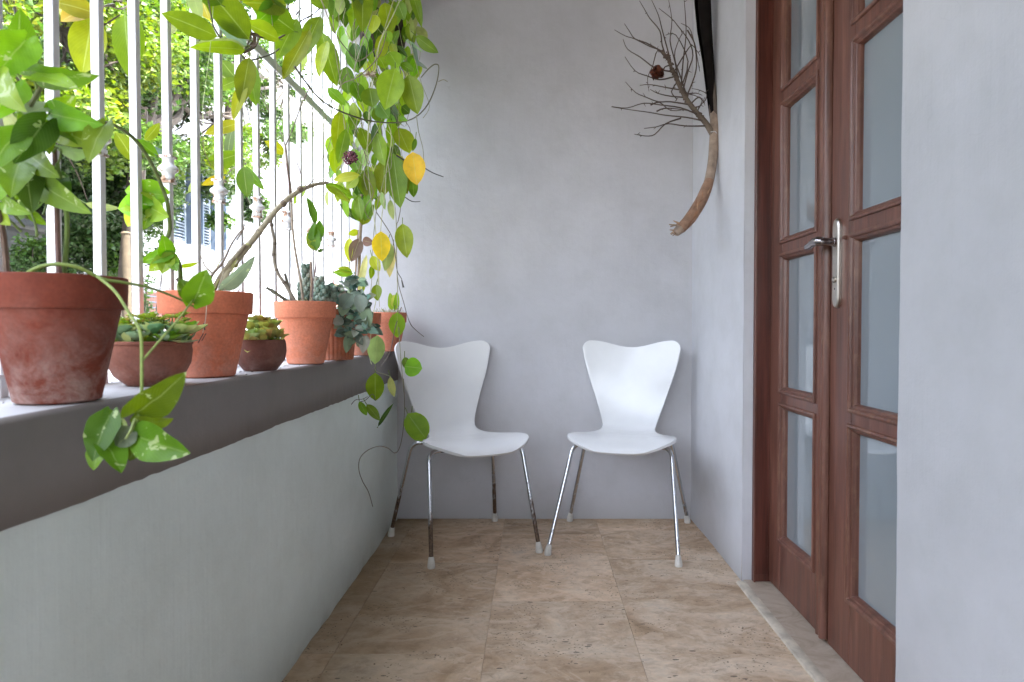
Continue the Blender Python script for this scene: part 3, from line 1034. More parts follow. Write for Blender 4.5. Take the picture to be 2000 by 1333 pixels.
M['leaf'] = mat_leaf('hoya_leaf', 0.38, 0.36)
M['leaf_pothos'] = mat_leaf('pothos_leaf', 0.40, 0.34, 0.36)
M['leaf_succ'] = mat_leaf('succulent_leaf', 0.12, 0.45, rib=0.1)
M['leaf_felt'] = mat_leaf('felt_leaf', 0.05, 0.9, felt=True, rib=0.2)
M['leaf_tree'] = mat_leaf('tree_leaf', 0.30, 0.5, rib=0.2)
M['stem'] = mat_attr('plant_stem', 0.6, 0.3, 120)
M['bark'] = mat_attr('bark', 0.9, 0.8, 30, 0.35)
M['soil'] = mat_attr('potting_soil', 0.95, 1.0, 90, 0.5)
S_GREEN, S_BROWN, S_TAN, S_PALE = (0.13, 0.20, 0.03), (0.13, 0.075, 0.045), (0.34, 0.27, 0.16), (0.42, 0.45, 0.20)

def pot_profile(kind, R, H):
    if kind == 'classic':
        rb = R * 0.60; rim = H * 0.27
        return [(rb * 0.9, 0), (rb, 0.003), (R * 0.89, H - rim), (R * 0.895, H - rim + 0.001), (R * 0.965, H - rim + 0.002), (R * 0.985, H - rim + 0.006), (R, H - 0.004), (R * 0.995, H - 0.001), (R * 0.975, H), (R * 0.90, H - 0.001), (R * 0.885, H - 0.006), (R * 0.84, H * 0.75), (0, H * 0.75)]
    if kind == 'bowl':
        return [(R * 0.50, 0), (R * 0.56, 0.003), (R * 0.80, H * 0.22), (R * 0.95, H * 0.50), (R * 0.985, H * 0.78), (R * 0.965, H * 0.90), (R, H * 0.93), (R * 1.0, H * 0.985), (R * 0.97, H), (R * 0.90, H * 0.98), (R * 0.86, H * 0.8), (0, H * 0.78)]
    if kind == 'rough_bowl':
        return [(R * 0.60, 0), (R * 0.66, 0.003), (R * 0.94, H * 0.34), (R * 1.0, H * 0.62), (R * 0.985, H * 0.85), (R * 0.95, H * 0.97), (R * 0.92, H), (R * 0.86, H * 0.97), (R * 0.8, H * 0.8), (0, H * 0.8)]
    if kind == 'tub':
        return [(R * 0.74, 0), (R * 0.77, 0.003), (R * 0.96, H * 0.92), (R, H * 0.985), (R * 0.98, H), (R * 0.9, H), (R * 0.88, H * 0.8), (0, H * 0.8)]

def make_pot(t, c, kind, R, H, mat, flute=0, soil_h=0.9):
    mb = MB()
    rf = None
    if flute:
        def rf(a, z): return 1 + 0.035 * (abs(sin(a * flute / 2)) - 0.5) if z < H * 0.93 else 1
    prof = pot_profile(kind, R, H)
    if flute:      # finer rows so the flutes read
        pp = []
        for i in range(len(prof) - 1):
            pp.append(prof[i])
        pp.append(prof[-1]); prof = pp
    mb.lathe(prof, c, 48 if not flute else 120, (1, 1, 1), rf)
    # object origin at the pot base so that the bloom sits low
    me = bpy.data.meshes.new('pot')
    pot = mb.build('pot', mat, t, sharp=38)
    mb = MB()
    n_ = 18
    vs, fs = [V((c[0], c[1], c[2] + H * soil_h))], []
    for j in range(1, 6):
        for k in range(n_):
            a = 2 * pi * k / n_
            r = R * 0.87 * j / 5
            p = V((c[0] + r * cos(a), c[1] + r * sin(a), c[2] + H * soil_h))
            p.z += 0.006 * noise.noise(p * 70) + 0.004 * noise.noise(p * 190)
            vs.append(p)
    for k in range(n_):
        fs.append((0, 1 + k, 1 + (k + 1) % n_))
    for j in range(4):
        for k in range(n_):
            a = 1 + j * n_
            fs.append((a + k, a + n_ + k, a + n_ + (k + 1) % n_, a + (k + 1) % n_))
    mb.add(vs, fs, None, (0.055, 0.038, 0.026))
    for q in range(60):
        a, r = rnd.uniform(0, 2 * pi), R * 0.84 * sqrt(rnd.random())
        mb.ball((c[0] + r * cos(a), c[1] + r * sin(a), c[2] + H * soil_h + 0.002), rnd.uniform(0.0015, 0.005), 6, 4, (1, 1, 0.7), (0.05, 0.035, 0.025), 0.4, q)
    mb.build('soil', M['soil'], t)
    return pot

def potted(label, px_base_center_y, X, Y, group=None, name='potted_plant', cat='potted plant'):
    return thing(name, label, cat, (X, Y, SILL_Z), group)

# ---- pot 1: large pothos pot nearest the camera
Y1, X1 = 0.925, -0.672
p1 = potted('big terracotta pot with white bloom and leafy pothos, nearest on the sill', 0, X1, Y1)
M['tc1'] = mat_terracotta('terracotta_stained', (0.185, 0.040, 0.020), 0.50, 0.35, 1.0)
make_pot(p1, (X1, Y1, SILL_Z), 'classic', 0.0865, 0.176, M['tc1'], soil_h=0.955)
fo, st = MB(), MB()
def P1(px, py, d=0.0):
    return PY(px, py, Y1 + d)
# stalks
st.tube([P1(14, 540, -.02), P1(8, 470, -.02), P1(-2, 420, -.03), P1(-20, 360, -.03)], [0.0042, 0.0035], 7, S_BROWN, sub=4)
st.tube([P1(8, 430, -.02), P1(22, 330, -.02), P1(34, 270, -.02), P1(60, 205, -.02), P1(95, 150, 0)], [0.0035, 0.003], 7, (0.16, 0.15, 0.07), sub=4)
st.tube([P1(116, 545, 0), P1(113, 480, 0), P1(110, 380, 0), P1(104, 240, 0.01)], [0.0036, 0.0032], 7, (0.17, 0.085, 0.065), sub=4)
st.tube([P1(122, 548, .01), P1(128, 500, .01), P1(131, 430, 0), P1(122, 372, 0), P1(112, 320, 0)], [0.0036, 0.0028], 7, S_GREEN, sub=4)
st.tube([P1(45, 548, -.05), P1(60, 530, -.06), P1(100, 517, -.06), P1(150, 522, -.05), P1(200, 545, -.03), P1(240, 552, -.01), P1(290, 562, .02), P1(340, 580, .08), P1(380, 600, .12)], [0.0030, 0.0016], 7, (0.20, 0.27, 0.05), sub=4)
st.tube([P1(190, 540, -.05), P1(225, 570, -.07), P1(252, 612, -.09), P1(274, 650, -.11), P1(277, 720, -.125), P1(276, 780, -.13), P1(268, 822, -.13), P1(250, 850, -.13), P1(232, 876, -.13)], [0.0021, 0.0018], 7, (0.22, 0.28, 0.06), sub=5)
st.tube([P1(277, 706, -.122), P1(310, 668, -.10), P1(350, 622, -.05), P1(378, 585, 0.0)], [0.0015, 0.0012], 7, (0.24, 0.30, 0.07), sub=4)
st.tube([P1(264, 818, -.13), P1(256, 840, -.14), P1(246, 857, -.14)], [0.0018, 0.0014], 6, (0.30, 0.36, 0.12))
H = 'heart'
for a in [
    # bx, by, tx, ty, width, depth0, depth1, col, roll
    (20, 128, 42, 20, 62, .02, -.02, 'mid', .5), (-25, 120, 48, 100, 60, -.05, -.03, 'deep', .3), (50, 80, -10, 150, 70, -.05, -.09, 'bright', .2),
    (60, 138, 188, 152, 44, -.02, -.05, 'mid', .6), (64, 150, 150, 170, 30, -.02, -.06, 'bright', -.7),
    (28, 165, -15, 235, 66, -.06, -.10, 'bright', .2), (-5, 150, 45, 215, 55, -.08, -.12, 'lime', .4),
    (100, 222, 193, 243, 54, 0, -.05, 'bright', .1), (96, 218, 150, 190, 36, 0, .02, 'lime', .5),
    (112, 248, 178, 282, 50, 0.01, -.02, 'lime', .2), (128, 250, 196, 298, 44, .0, .0, 'mid', -.6), (205, 246, 172, 316, 42, -.03, -.06, 'mid', .5),
    (120, 290, 175, 300, 24, 0, -.03, 'pale', .8), (95, 210, 35, 232, 26, 0, -.04, 'grey', .8),
    (88, 240, 28, 318, 64, -.03, -.07, 'deep', .15), (55, 232, 98, 300, 46, -.03, -.03, 'mid', -.6), (35, 262, -20, 330, 60, -.05, -.10, 'mid', .4),
    (60, 305, 112, 345, 48, -.02, -.05, 'olive', .2), (40, 318, 20, 382, 60, -.03, -.08, 'mid', .3), (52, 325, 62, 412, 56, -.02, -.05, 'deep', .1),
    (70, 350, 172, 416, 50, -.01, -.04, 'mid', .3), (92, 340, 128, 398, 48, -.0, -.02, 'deep', -.4), (5, 395, 56, 418, 30, -.03, -.05, 'bright', .3),
    (10, 340, -22, 400, 54, -.03, -.07, 'bright', .3), (-8, 405, 18, 440, 30, -.02, -.03, 'lime', .6), (14, 226, 60, 262, 30, -.02, -.03, 'pale', .7), (20, 380, 46, 372, 22, -.02, -.02, 'lime', .5),
    (88, 372, 30, 430, 34, .01, .02, 'deep', .5), (60, 415, 90, 440, 18, .01, .02, 'mid', .5),
]:
    bx, by, tx, ty, w, d0, d1, c, ro = a
    pleaf(fo, bx, by, tx, ty, w * 1.05, P1(bx, by, d0), P1(tx, ty, d1), H, c, ro, fold=0.25, curl=0.14, twist=rnd.uniform(-.4, .4), wave=0.06)
    st.tube([P1(bx, by, d0), P1(bx * 0.75 + 25, by + 26, d0 * 0.6), P1(bx * 0.45 + 45, by + 48, 0)], [0.0014, 0.0018], 5, (0.17, 0.24, 0.05), sub=3)
T = -.13
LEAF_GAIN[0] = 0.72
for a in [
    (264, 806, 362, 732, 60, T, T - .03, 'mid', .45), (276, 822, 336, 820, 28, T, T - .02, 'lime', .7), (272, 852, 366, 886, 66, T, T - .04, 'bright', .3), (270, 826, 318, 860, 44, T + .01, T - .01, 'mid', .5),
    (260, 845, 226, 872, 40, T, T - .01, 'grey', .5), (222, 862, 206, 796, 40, T + .01, T, 'mid', .6), (214, 812, 180, 900, 52, T, T - .03, 'mid', .35), (204, 866, 238, 922, 44, T - .01, T - .03, 'bright', -.5), (200, 870, 182, 918, 34, T, T - .02, 'lime', .5), (272, 862, 252, 900, 34, T + .01, T, 'mid', .4),
    (378, 590, 404, 528, 52, 0, -.01, 'bright', .2), (372, 588, 352, 545, 34, 0, 0, 'mid', .5), (362, 560, 340, 500, 1, 0, 0, 'mid', .5),
]:
    bx, by, tx, ty, w, d0, d1, c, ro = a
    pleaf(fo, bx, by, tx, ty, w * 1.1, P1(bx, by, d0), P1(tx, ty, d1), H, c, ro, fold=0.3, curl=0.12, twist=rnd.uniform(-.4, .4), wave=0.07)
st.build('stem', M['stem'], p1)
fo.build('foliage', M['leaf_pothos'], p1, sharp=180)

LEAF_GAIN[0] = 1.0
# ---- rosette helper
def rosette(mb, c, R, n, layers, cols, up=0.35, tilt=(0, 0), wr=0.55, shape='spoon'):
    c = V(c)
    for l in range(layers):
        q = l / max(1, layers - 1)
        rr = R * (1 - 0.62 * q)
        el = up + 1.0 * q
        m_ = max(4, int(n * (1 - 0.35 * q)))
        for k in range(m_):
            a = 2 * pi * (k + 0.5 * l) / m_ + rnd.uniform(-.15, .15)
            d = V((cos(a) * cos(el) + tilt[0], sin(a) * cos(el) + tilt[1], sin(el)))
            tip = c + d * rr * rnd.uniform(.88, 1.08) + V((0, 0, 0.10 * R * q))
            nr = V((-cos(a) * sin(el), -sin(a) * sin(el), cos(el)))
            leaf(mb, c + V((0, 0, 0.02 * R * l)), tip, rr * wr, nr, shape, gc(rnd.choice(cols), 0.2), fold=0.35, curl=-0.10, nl=7, nw=4)

# ---- pot 2: bowl of mixed succulents
Y2 = 1.185
X2 = (292 - 1042) * Y2 / 1280
p2 = potted('round brown clay bowl of grey green rosette succulents, between the two tallest near pots', 0, X2, Y2)
M['tc2'] = mat_terracotta('brown_clay', (0.27, 0.100, 0.065), 0.35, 0.4, 5.0, (0, 0.08))
make_pot(p2, (X2, Y2, SILL_Z), 'bowl', 0.0705, 0.080, M['tc2'], soil_h=0.93)
GREENS['jade'] = (0.30, 0.46, 0.27); GREENS['lightjade'] = (0.52, 0.64, 0.28); GREENS['sedum'] = (0.38, 0.50, 0.07); GREENS['blush'] = (0.55, 0.48, 0.18)
fo = MB(); st = MB()
zt = SILL_Z + 0.086
rosette(fo, (X2 - .036, Y2 - .035, zt - .004), 0.046, 9, 4, ['lightjade', 'jade', 'pale'], 0.55)
rosette(fo, (X2 + .008, Y2 - .050, zt - .006), 0.027, 8, 4, ['jade'], 0.6, wr=0.7)
rosette(fo, (X2 + .024, Y2 - .030, zt + .002), 0.036, 8, 4, ['jade', 'lightjade'], 0.7, wr=0.75)
rosette(fo, (X2 + .055, Y2 + .0, zt + .0), 0.046, 9, 4, ['jade', 'lightjade', 'mid'], 0.5, (0.3, -.1), wr=.6)
rosette(fo, (X2 + .050, Y2 - .034, zt - .006), 0.034, 9, 3, ['jade', 'mid'], 0.35, (0.3, -.1))
rosette(fo, (X2 + .066, Y2 - .018, zt - .008), 0.026, 8, 3, ['lightjade', 'jade'], 0.1, (0.3, -.2))
rosette(fo, (X2 - .056, Y2 + .0, zt + .006), 0.042, 8, 4, ['lightjade', 'sedum'], 0.7, (-.2, 0))
rosette(fo, (X2 - .01, Y2 + .03, zt + .012), 0.036, 8, 3, ['jade', 'lightjade'], 0.6)
rosette(fo, (X2 - .062, Y2 - .03, zt - .004), 0.028, 8, 3, ['lightjade', 'pale'], 0.3, (-.2, -.1))
for q in range(70):      # low leaves closing the gap above the rim
    a = rnd.uniform(0, 2 * pi); r = rnd.uniform(.035, .060)
    p = V((X2 + r * cos(a), Y2 + r * sin(a), SILL_Z + .070))
    d = V((cos(a) * .55, sin(a) * .55, rnd.uniform(.5, 1.1))).normalized()
    leaf(fo, p, p + d * rnd.uniform(.018, .032), .016, V((cos(a), sin(a), -.3)), 'spoon', gc(rnd.choice(['jade', 'lightjade', 'mid', 'jade']), .25), fold=.3, curl=-.1, nl=6)
for q in range(44):
    a = rnd.uniform(0, 2 * pi); r = 0.055 * sqrt(rnd.random())
    x, y = X2 + 0.012 + r * cos(a), Y2 + 0.012 + r * sin(a) * 0.8
    h = rnd.uniform(.016, .044)
    st.tube([(x, y, zt - .01), (x + rnd.uniform(-.005, .005), y, zt + h)], 0.0012, 5, S_GREEN)
    rosette(fo, (x, y, zt + h - .002), 0.0125, 7, 3, ['sedum', 'lime', 'sedum', 'blush'], 0.4)
st.build('stem', M['stem'], p2)
fo.build('foliage', M['leaf_succ'], p2, sharp=180)

# ---- pot 3: tall terracotta with orchid cane and pothos shoot
Y3 = 1.385; X3 = (404 - 1042) * Y3 / 1280
p3 = potted('tall orange terracotta pot with a long bare orchid cane leaning right and an arching vine', 0, X3, Y3)
M['tc3'] = mat_terracotta('terracotta_orange', (0.62, 0.185, 0.095), 0.30, 0.35, 9.0)
make_pot(p3, (X3, Y3, SILL_Z), 'classic', 0.0915, 0.178, M['tc3'], soil_h=0.93)
st, fo = MB(), MB()
def P3(px, py, d=0.0): return PY(px, py, Y3 + d)
cane = [P3(425, 590, .0), P3(440, 540, 0), P3(470, 500, .02), P3(505, 455, .05), P3(545, 405, .1), P3(580, 376, .15), P3(612, 362, .2), P3(640, 357, .25)]
st.tube(cane, [0.0050, 0.0055, 0.0068, 0.0066, 0.0060, 0.0055, 0.0046, 0.0035], 9, (0.40, 0.34, 0.22), sub=6)
for px, py, d in [(455, 520, .01), (482, 484, .03), (503, 457, .05), (523, 431, .075), (550, 402, .105), (583, 374, .155)]:
    a, b = P3(px, py, d), P3(px + 6, py - 7, d + .005)
    st.tube([a, (a + b) / 2, b], [0.0064, 0.0080, 0.0064], 9, (0.33, 0.33, 0.09) if px in (482, 455) else (0.19, 0.14, 0.09))
st.tube([P3(398, 590), P3(405, 555), P3(420, 530, -.01), P3(436, 512, -.01), P3(452, 478, 0), P3(468, 455, .01), P3(478, 447, .01)], [0.0034, 0.0014], 7, (0.20, 0.15, 0.11), sub=4)
st.tube([P3(410, 590, .02), P3(420, 560, .01), P3(445, 520), P3(480, 478, .02)], [0.005, 0.006, 0.005, 0.004], 8, (0.36, 0.30, 0.20), sub=4)
st.tube([P3(462, 470, .01), P3(474, 452, .01), P3(478, 438, .01)], [0.0016, 0.0012], 5, (0.20, 0.15, 0.11))
st.tube([P3(416, 536, -.01), P3(400, 520, -.01), P3(392, 500, 0)], [0.002, 0.001], 5, (0.28, 0.22, 0.15))
for q in range(16):         # aerial roots
    x0 = rnd.uniform(432, 452) if q % 2 else rnd.uniform(418, 436)
    a = P3(x0 + 14, rnd.uniform(500, 525), 0)
    b = P3(x0 + rnd.uniform(-14, 4), rnd.uniform(545, 580), rnd.uniform(-.01, .02))
    st.tube([a, (a + b) / 2 + V((rnd.uniform(-.004, .004), 0, 0)), b], 0.0010, 5, rnd.choice([(0.55, 0.5, 0.38), (0.42, 0.42, 0.12)]))
for (x0, y0, x1, y1) in [(600, 372, 575, 305), (600, 366, 622, 340), (634, 358, 644, 330)]:
    st.tube([P3(x0, y0, .17), P3((x0 + x1) / 2, (y0 + y1) / 2, .17), P3(x1, y1, .17)], 0.0010, 5, (0.15, 0.10, 0.08))
pleaf(fo, 636, 358, 690, 386, 20, P3(636, 358, .25), P3(690, 386, .33), 'strap', 'mid', .6, fold=.4, curl=-.12)
pleaf(fo, 640, 362, 688, 392, 14, P3(640, 362, .25), P3(684, 394, .30), 'strap', 'lime', .9, fold=.4, curl=-.12)
pleaf(fo, 430, 566, 498, 502, 28, P3(430, 566, -.03), P3(498, 502, -.05), 'strap', 'grey', .5, fold=.5, curl=.1)
pleaf(fo, 350, 520, 388, 514, 9, P3(350, 520, .02), P3(388, 514, .06), 'strap', 'lime', .6)
st.tube([P3(430, 566, -.03), P3(434, 590, -.02)], 0.002, 6, S_GREEN)
# vine shoot with thick brown foot
st.tube([P3(362, 592), P3(358, 560, -.01), P3(346, 545, -.01)], [0.0085, 0.0040], 8, (0.09, 0.055, 0.04), sub=4)
st.tube([P3(352, 552, -.01), P3(352, 528, -.02), P3(346, 506, -.02), P3(329, 486, -.02), P3(325, 472, -.02), P3(332, 448, -.02), P3(330, 420, -.03), P3(326, 392, -.04), P3(318, 370, -.05), P3(306, 340, -.08), P3(290, 310, -.12), P3(268, 278, -.16), P3(245, 258, -.20), P3(215, 242, -.25), P3(178, 240, -.30), P3(135, 252, -.34), P3(118, 268, -.36)], [0.0048, 0.0046, 0.0042, 0.0034, 0.0026], 8, (0.13, 0.17, 0.04), sub=4)
for a in [(318, 382, 243, 372, 46, 'bright', .2), (310, 385, 252, 352, 30, 'lime', .6), (300, 398, 230, 408, 50, 'bright', .1), (285, 402, 248, 442, 40, 'lime', .5), (292, 404, 328, 424, 44, 'lime', .3), (296, 410, 280, 448, 30, 'mid', .3),
          (334, 498, 273, 512, 24, 'bright', .4), (334, 503, 290, 530, 26, 'lime', .3), (332, 505, 316, 534, 26, 'lime', .5), (324, 498, 318, 460, 28, 'bright', .4), (340, 510, 345, 530, 20, 'mid', .4), (300, 300, 262, 272, 18, 'mid', .5)]:
    bx, by, tx, ty, w, c, ro = a
    d = -.03 if by > 340 else -.12
    pleaf(fo, bx, by, tx, ty, w * 1.1, P3(bx, by, d), P3(tx, ty, d - .02), H, c, ro, fold=.3, curl=.12, twist=rnd.uniform(-.4, .4), wave=.06)
st.tube([P3(318, 384, -.03), P3(328, 392, -.03)], 0.0016, 5, S_GREEN)
st.tube([P3(300, 400, -.03), P3(270, 425, -.02), P3(300, 438, -.02), P3(320, 460, -.02)], 0.0013, 5, S_GREEN, sub=3)
# loose dry threads over the rim
st.tube([P3(404, 578, -.085), P3(402, 620, -.098), P3(396, 650, -.095)], 0.0006, 4, (0.5, 0.45, 0.35), sub=3)
st.tube([P3(398, 632, -.099), P3(400, 645, -.096)], 0.0013, 4, (0.05, 0.03, 0.025))
st.tube([P3(397, 652, -.092), P3(387, 670, -.088)], 0.0010, 4, (0.05, 0.03, 0.025))
st.tube([P3(402, 652, -.092), P3(394, 666, -.088)], 0.0009, 4, (0.05, 0.03, 0.025))
for q in range(40):          # dry moss on the soil
    a, r = rnd.uniform(0, 6.28), 0.075 * sqrt(rnd.random())
    x, y = X3 + r * cos(a), Y3 + r * sin(a)
    st.tube([(x, y, SILL_Z + .166), (x + rnd.uniform(-.012, .012), y + rnd.uniform(-.01, .01), SILL_Z + .178 + rnd.uniform(0, .012))], 0.0007, 4, (0.42, 0.30, 0.22))
st.build('stem', M['stem'], p3)
fo.build('foliage', M['leaf_pothos'], p3, sharp=180)

# ---- pot 4: small rough bowl with a yellow-green rosette plant
Y4 = 1.585; X4 = (508 - 1042) * Y4 / 1280
p4 = potted('small rough purple brown bowl with a low yellow green succulent', 0, X4, Y4)
M['tc4'] = mat_terracotta('rough_purple_clay', (0.20, 0.085, 0.062), 0.25, 0.5, 13.0, (0, 0.08))
make_pot(p4, (X4, Y4, SILL_Z), 'rough_bowl', 0.0600, 0.0745, M['tc4'], soil_h=0.92)
st, fo = MB(), MB()
GREENS['ylime'] = (0.52, 0.58, 0.16); GREENS['bronze'] = (0.50, 0.40, 0.13)
zt = SILL_Z + 0.064
rosette(fo, (X4 - .008, Y4 - .034, zt + .004), 0.048, 7, 3, ['lightjade', 'ylime'], 0.5, (0, -.15), wr=0.75)
rosette(fo, (X4 + .030, Y4 - .01, zt + .012), 0.042, 8, 4, ['ylime', 'bronze', 'blush'], 0.6, wr=0.75)
rosette(fo, (X4 - .022, Y4 + .01, zt + .028), 0.044, 8, 4, ['ylime', 'bronze', 'lightjade'], 0.6, wr=0.75)
rosette(fo, (X4 + .010, Y4 + .02, zt + .026), 0.044, 8, 4, ['bronze', 'ylime'], 0.6, wr=0.75)
rosette(fo, (X4 - .012, Y4 + .02, zt + .046), 0.036, 8, 3, ['bronze', 'ylime'], 0.5, wr=0.85)
rosette(fo, (X4 + .022, Y4 + .015, zt + .040), 0.034, 8, 3, ['ylime', 'bronze'], 0.5, wr=0.85)
rosette(fo, (X4 + .046, Y4 + .0, zt + .014), 0.030, 8, 3, ['ylime', 'bronze'], 0.3, wr=0.8)
rosette(fo, (X4 - .030, Y4 - .03, zt + .010), 0.032, 8, 3, ['lightjade', 'ylime'], 0.3, wr=0.8)
rosette(fo, (X4 + .008, Y4 - .02, zt + .016), 0.036, 8, 3, ['ylime', 'lightjade'], 0.5, wr=0.8)
rosette(fo, (X4 - .040, Y4 + .01, zt + .008), 0.034, 8, 3, ['ylime', 'lightjade'], 0.4, wr=0.75)
for q in range(60):
    a = rnd.uniform(0, 2 * pi); r = rnd.uniform(.02, .048)
    p = V((X4 + r * cos(a), Y4 + r * sin(a), SILL_Z + .064))
    d = V((cos(a) * .5, sin(a) * .5, rnd.uniform(.5, 1.1))).normalized()
    leaf(fo, p, p + d * rnd.uniform(.014, .030), .017, V((cos(a), sin(a), -.3)), 'spoon', gc(rnd.choice(['ylime', 'lightjade', 'bronze', 'mid']), .25), fold=.3, curl=-.1, nl=6)
for (x, y, h) in [(-.02, .01, .03), (.012, .02, .024), (.028, -.01, .012), (-.005, -.03, 0.004)]:
    st = MB(); st.tube([(X4 + x, Y4 + y, zt - .01), (X4 + x, Y4 + y, zt + h)], 0.0025, 6, S_GREEN); st.build('stem', M['stem'], p4)
leaf(fo, (X4 - .006, Y4 - .040, zt + .002), (X4 - .004, Y4 - .062, zt - .018), 0.022, (0, -1, .4), 'round', gc('ylime'))
fo.build('foliage', M['leaf_succ'], p4, sharp=180)

# ---- pot 5: clean terracotta with dendrobium canes
Y5 = 1.872; X5 = (597 - 1042) * Y5 / 1280
p5 = potted('clean light terracotta pot with bare grey orchid canes and a small jagged leaf shoot', 0, X5, Y5)
M['tc5'] = mat_terracotta('terracotta_light', (0.72, 0.245, 0.135), 0.25, 0.15, 21.0)
make_pot(p5, (X5, Y5, SILL_Z), 'classic', 0.0840, 0.176, M['tc5'], soil_h=0.93)
st, fo = MB(), MB()
def P5(px, py, d=0.0): return PY(px, py, Y5 + d)
CAN = (0.20, 0.165, 0.12)
st.tube([P5(578, 592), P5(560, 560), P5(542, 532), P5(535, 500), P5(536, 470), P5(530, 442), P5(528, 415)], [0.0056, 0.0052, 0.0050, 0.0050, 0.0042], 8, CAN, sub=4)
for px, py in [(556, 553), (541, 528), (535, 498), (537, 476), (531, 440)]:
    a = P5(px - 1, py + 3); b = P5(px, py - 3)
    st.tube([a, (a + b) / 2, b], [0.0050, 0.0064, 0.0050], 8, (0.12, 0.09, 0.065))
st.tube([P5(592, 592, -.01), P5(588, 555, -.01), P5(578, 500, 0), P5(571, 440, 0), P5(569, 380, 0), P5(562, 330, .01), P5(557, 285, .02)], [0.0040, 0.0036, 0.0032, 0.0030, 0.0034], 8, (0.34, 0.27, 0.20), sub=5)
st.tube([P5(568, 395, -.004), P5(565, 360, -.004), P5(560, 320, .006)], 0.0016, 6, (0.17, 0.09, 0.07))
st.tube([P5(557, 286, .02), P5(552, 268, .02), P5(546, 250, .02)], [0.0020, 0.0012], 6, CAN)
st.tube([P5(557, 286, .02), P5(568, 262, .02), P5(584, 218, .03), P5(597, 190, .03), P5(604, 172, .03)], [0.0020, 0.0010], 6, CAN)
st.tube([P5(572, 592, .02), P5(566, 570, .02), P5(556, 535, .02)], [0.0060, 0.0045, 0.0040], 8, (0.14, 0.12, 0.09))
st.tube([P5(560, 588, -.02), P5(540, 574, -.03), P5(520, 562, -.04)], [0.0050, 0.0048, 0.0040], 8, (0.12, 0.12, 0.08))
st.tube([P5(564, 590, .0), P5(548, 580, -.02), P5(530, 566, -.03)], [0.0042, 0.0036], 8, (0.20, 0.18, 0.10))
st.tube([P5(610, 590), P5(613, 550), P5(617, 520), P5(617, 490)], [0.0034, 0.0024], 7, (0.17, 0.12, 0.12), sub=3)
st.tube([P5(607, 590), P5(609, 550), P5(607, 512)], [0.0038, 0.0034], 7, (0.26, 0.18, 0.12))
for a in [(618, 490, 600, 455, 24, 'lime', .2), (618, 492, 613, 435, 26, 'mid', -.3), (620, 492, 632, 487, 7, 'deep', .2), (619, 470, 624, 430, 20, 'bright', .5), (616, 440, 600, 385, 16, 'mid', .6), (622, 475, 627, 460, 8, 'mid', .4), (618, 450, 602, 470, 14, 'lime', .2)]:
    bx, by, tx, ty, w, c, ro = a
    pleaf(fo, bx, by, tx, ty, w, P5(bx, by), P5(tx, ty, -.01), 'ell', c, ro, fold=.3, wave=.12)
GREENS['bluegreen'] = (0.19, 0.265, 0.215); GREENS['feltgrey'] = (0.36, 0.41, 0.35)
GREENS['jadedark'] = (0.08, 0.12, 0.09)
def jade_stem(bx, by, tx, ty, n_, D, c=('bluegreen', 'feltgrey')):
    a, b = P5(bx, by, D), P5(tx, ty, D)
    st.tube([a, b], 0.0022, 6, (0.24, 0.27, 0.16))
    for k in range(n_):
        p = a + (b - a) * ((k + 0.5) / n_)
        for q in range(4):
            an = q * pi / 2 + k * 0.8
            d = V((cos(an), sin(an), 0.5))
            fo.ball(p + d * 0.009, 0.0075, 8, 6, (1.0, 1.0, 1.25), gc(rnd.choice(c), .15), 0.3, k + q)
jade_stem(603, 590, 598, 520, 8, .03); jade_stem(622, 590, 624, 545, 6, .0); jade_stem(634, 592, 637, 562, 4, -.01, ('jadedark', 'bluegreen')); jade_stem(646, 592, 650, 565, 4, .01)
jade_stem(592, 590, 590, 556, 4, .04)
for q in range(34):
    a, r = rnd.uniform(0, 6.28), 0.07 * sqrt(rnd.random())
    x, y = X5 + r * cos(a), Y5 + r * sin(a)
    st.tube([(x, y, SILL_Z + .166), (x + rnd.uniform(-.02, .02), y + rnd.uniform(-.01, .01), SILL_Z + .178 + rnd.uniform(0, .014))], 0.0008, 4, (0.40, 0.36, 0.16))
st.build('stem', M['stem'], p5)
fo.build('foliage', M['leaf_succ'], p5, sharp=180)

# ---- pot 6: fluted pot with felt kalanchoe hanging over its side
Y6 = 2.10; X6 = (655 - 1042) * Y6 / 1280 - .005
p6 = potted('fluted brown terracotta pot spilling grey green felt leaves over its side', 0, X6, Y6)
M['tc6'] = mat_terracotta('terracotta_fluted', (0.44, 0.145, 0.070), 0.2, 0.5, 31.0)
make_pot(p6, (X6, Y6, SILL_Z), 'tub', 0.0780, 0.165, M['tc6'], flute=30, soil_h=0.93)
st, fo = MB(), MB()
GREENS['jadedark'] = (0.08, 0.12, 0.09)
def P6(px, py, d=0.0): return PY(px, py, Y6 + d)
paths = [[(665, 590, 0), (690, 590, -.08), (692, 630, -.13), (696, 664, -.13)], [(672, 590, 0), (705, 580, -.08), (710, 610, -.12), (716, 645, -.13)], [(660, 590, 0), (674, 600, -.09), (670, 630, -.12), (680, 655, -.12)],
         [(670, 588, .02), (700, 572, -.02), (720, 590, -.06), (726, 640, -.09)], [(660, 592, 0), (662, 570, -.02), (655, 556, -.02)], [(680, 590, 0), (690, 566, -.02), (700, 548, -.02)], [(664, 592, .0), (672, 562, .0), (690, 540, .02)]]
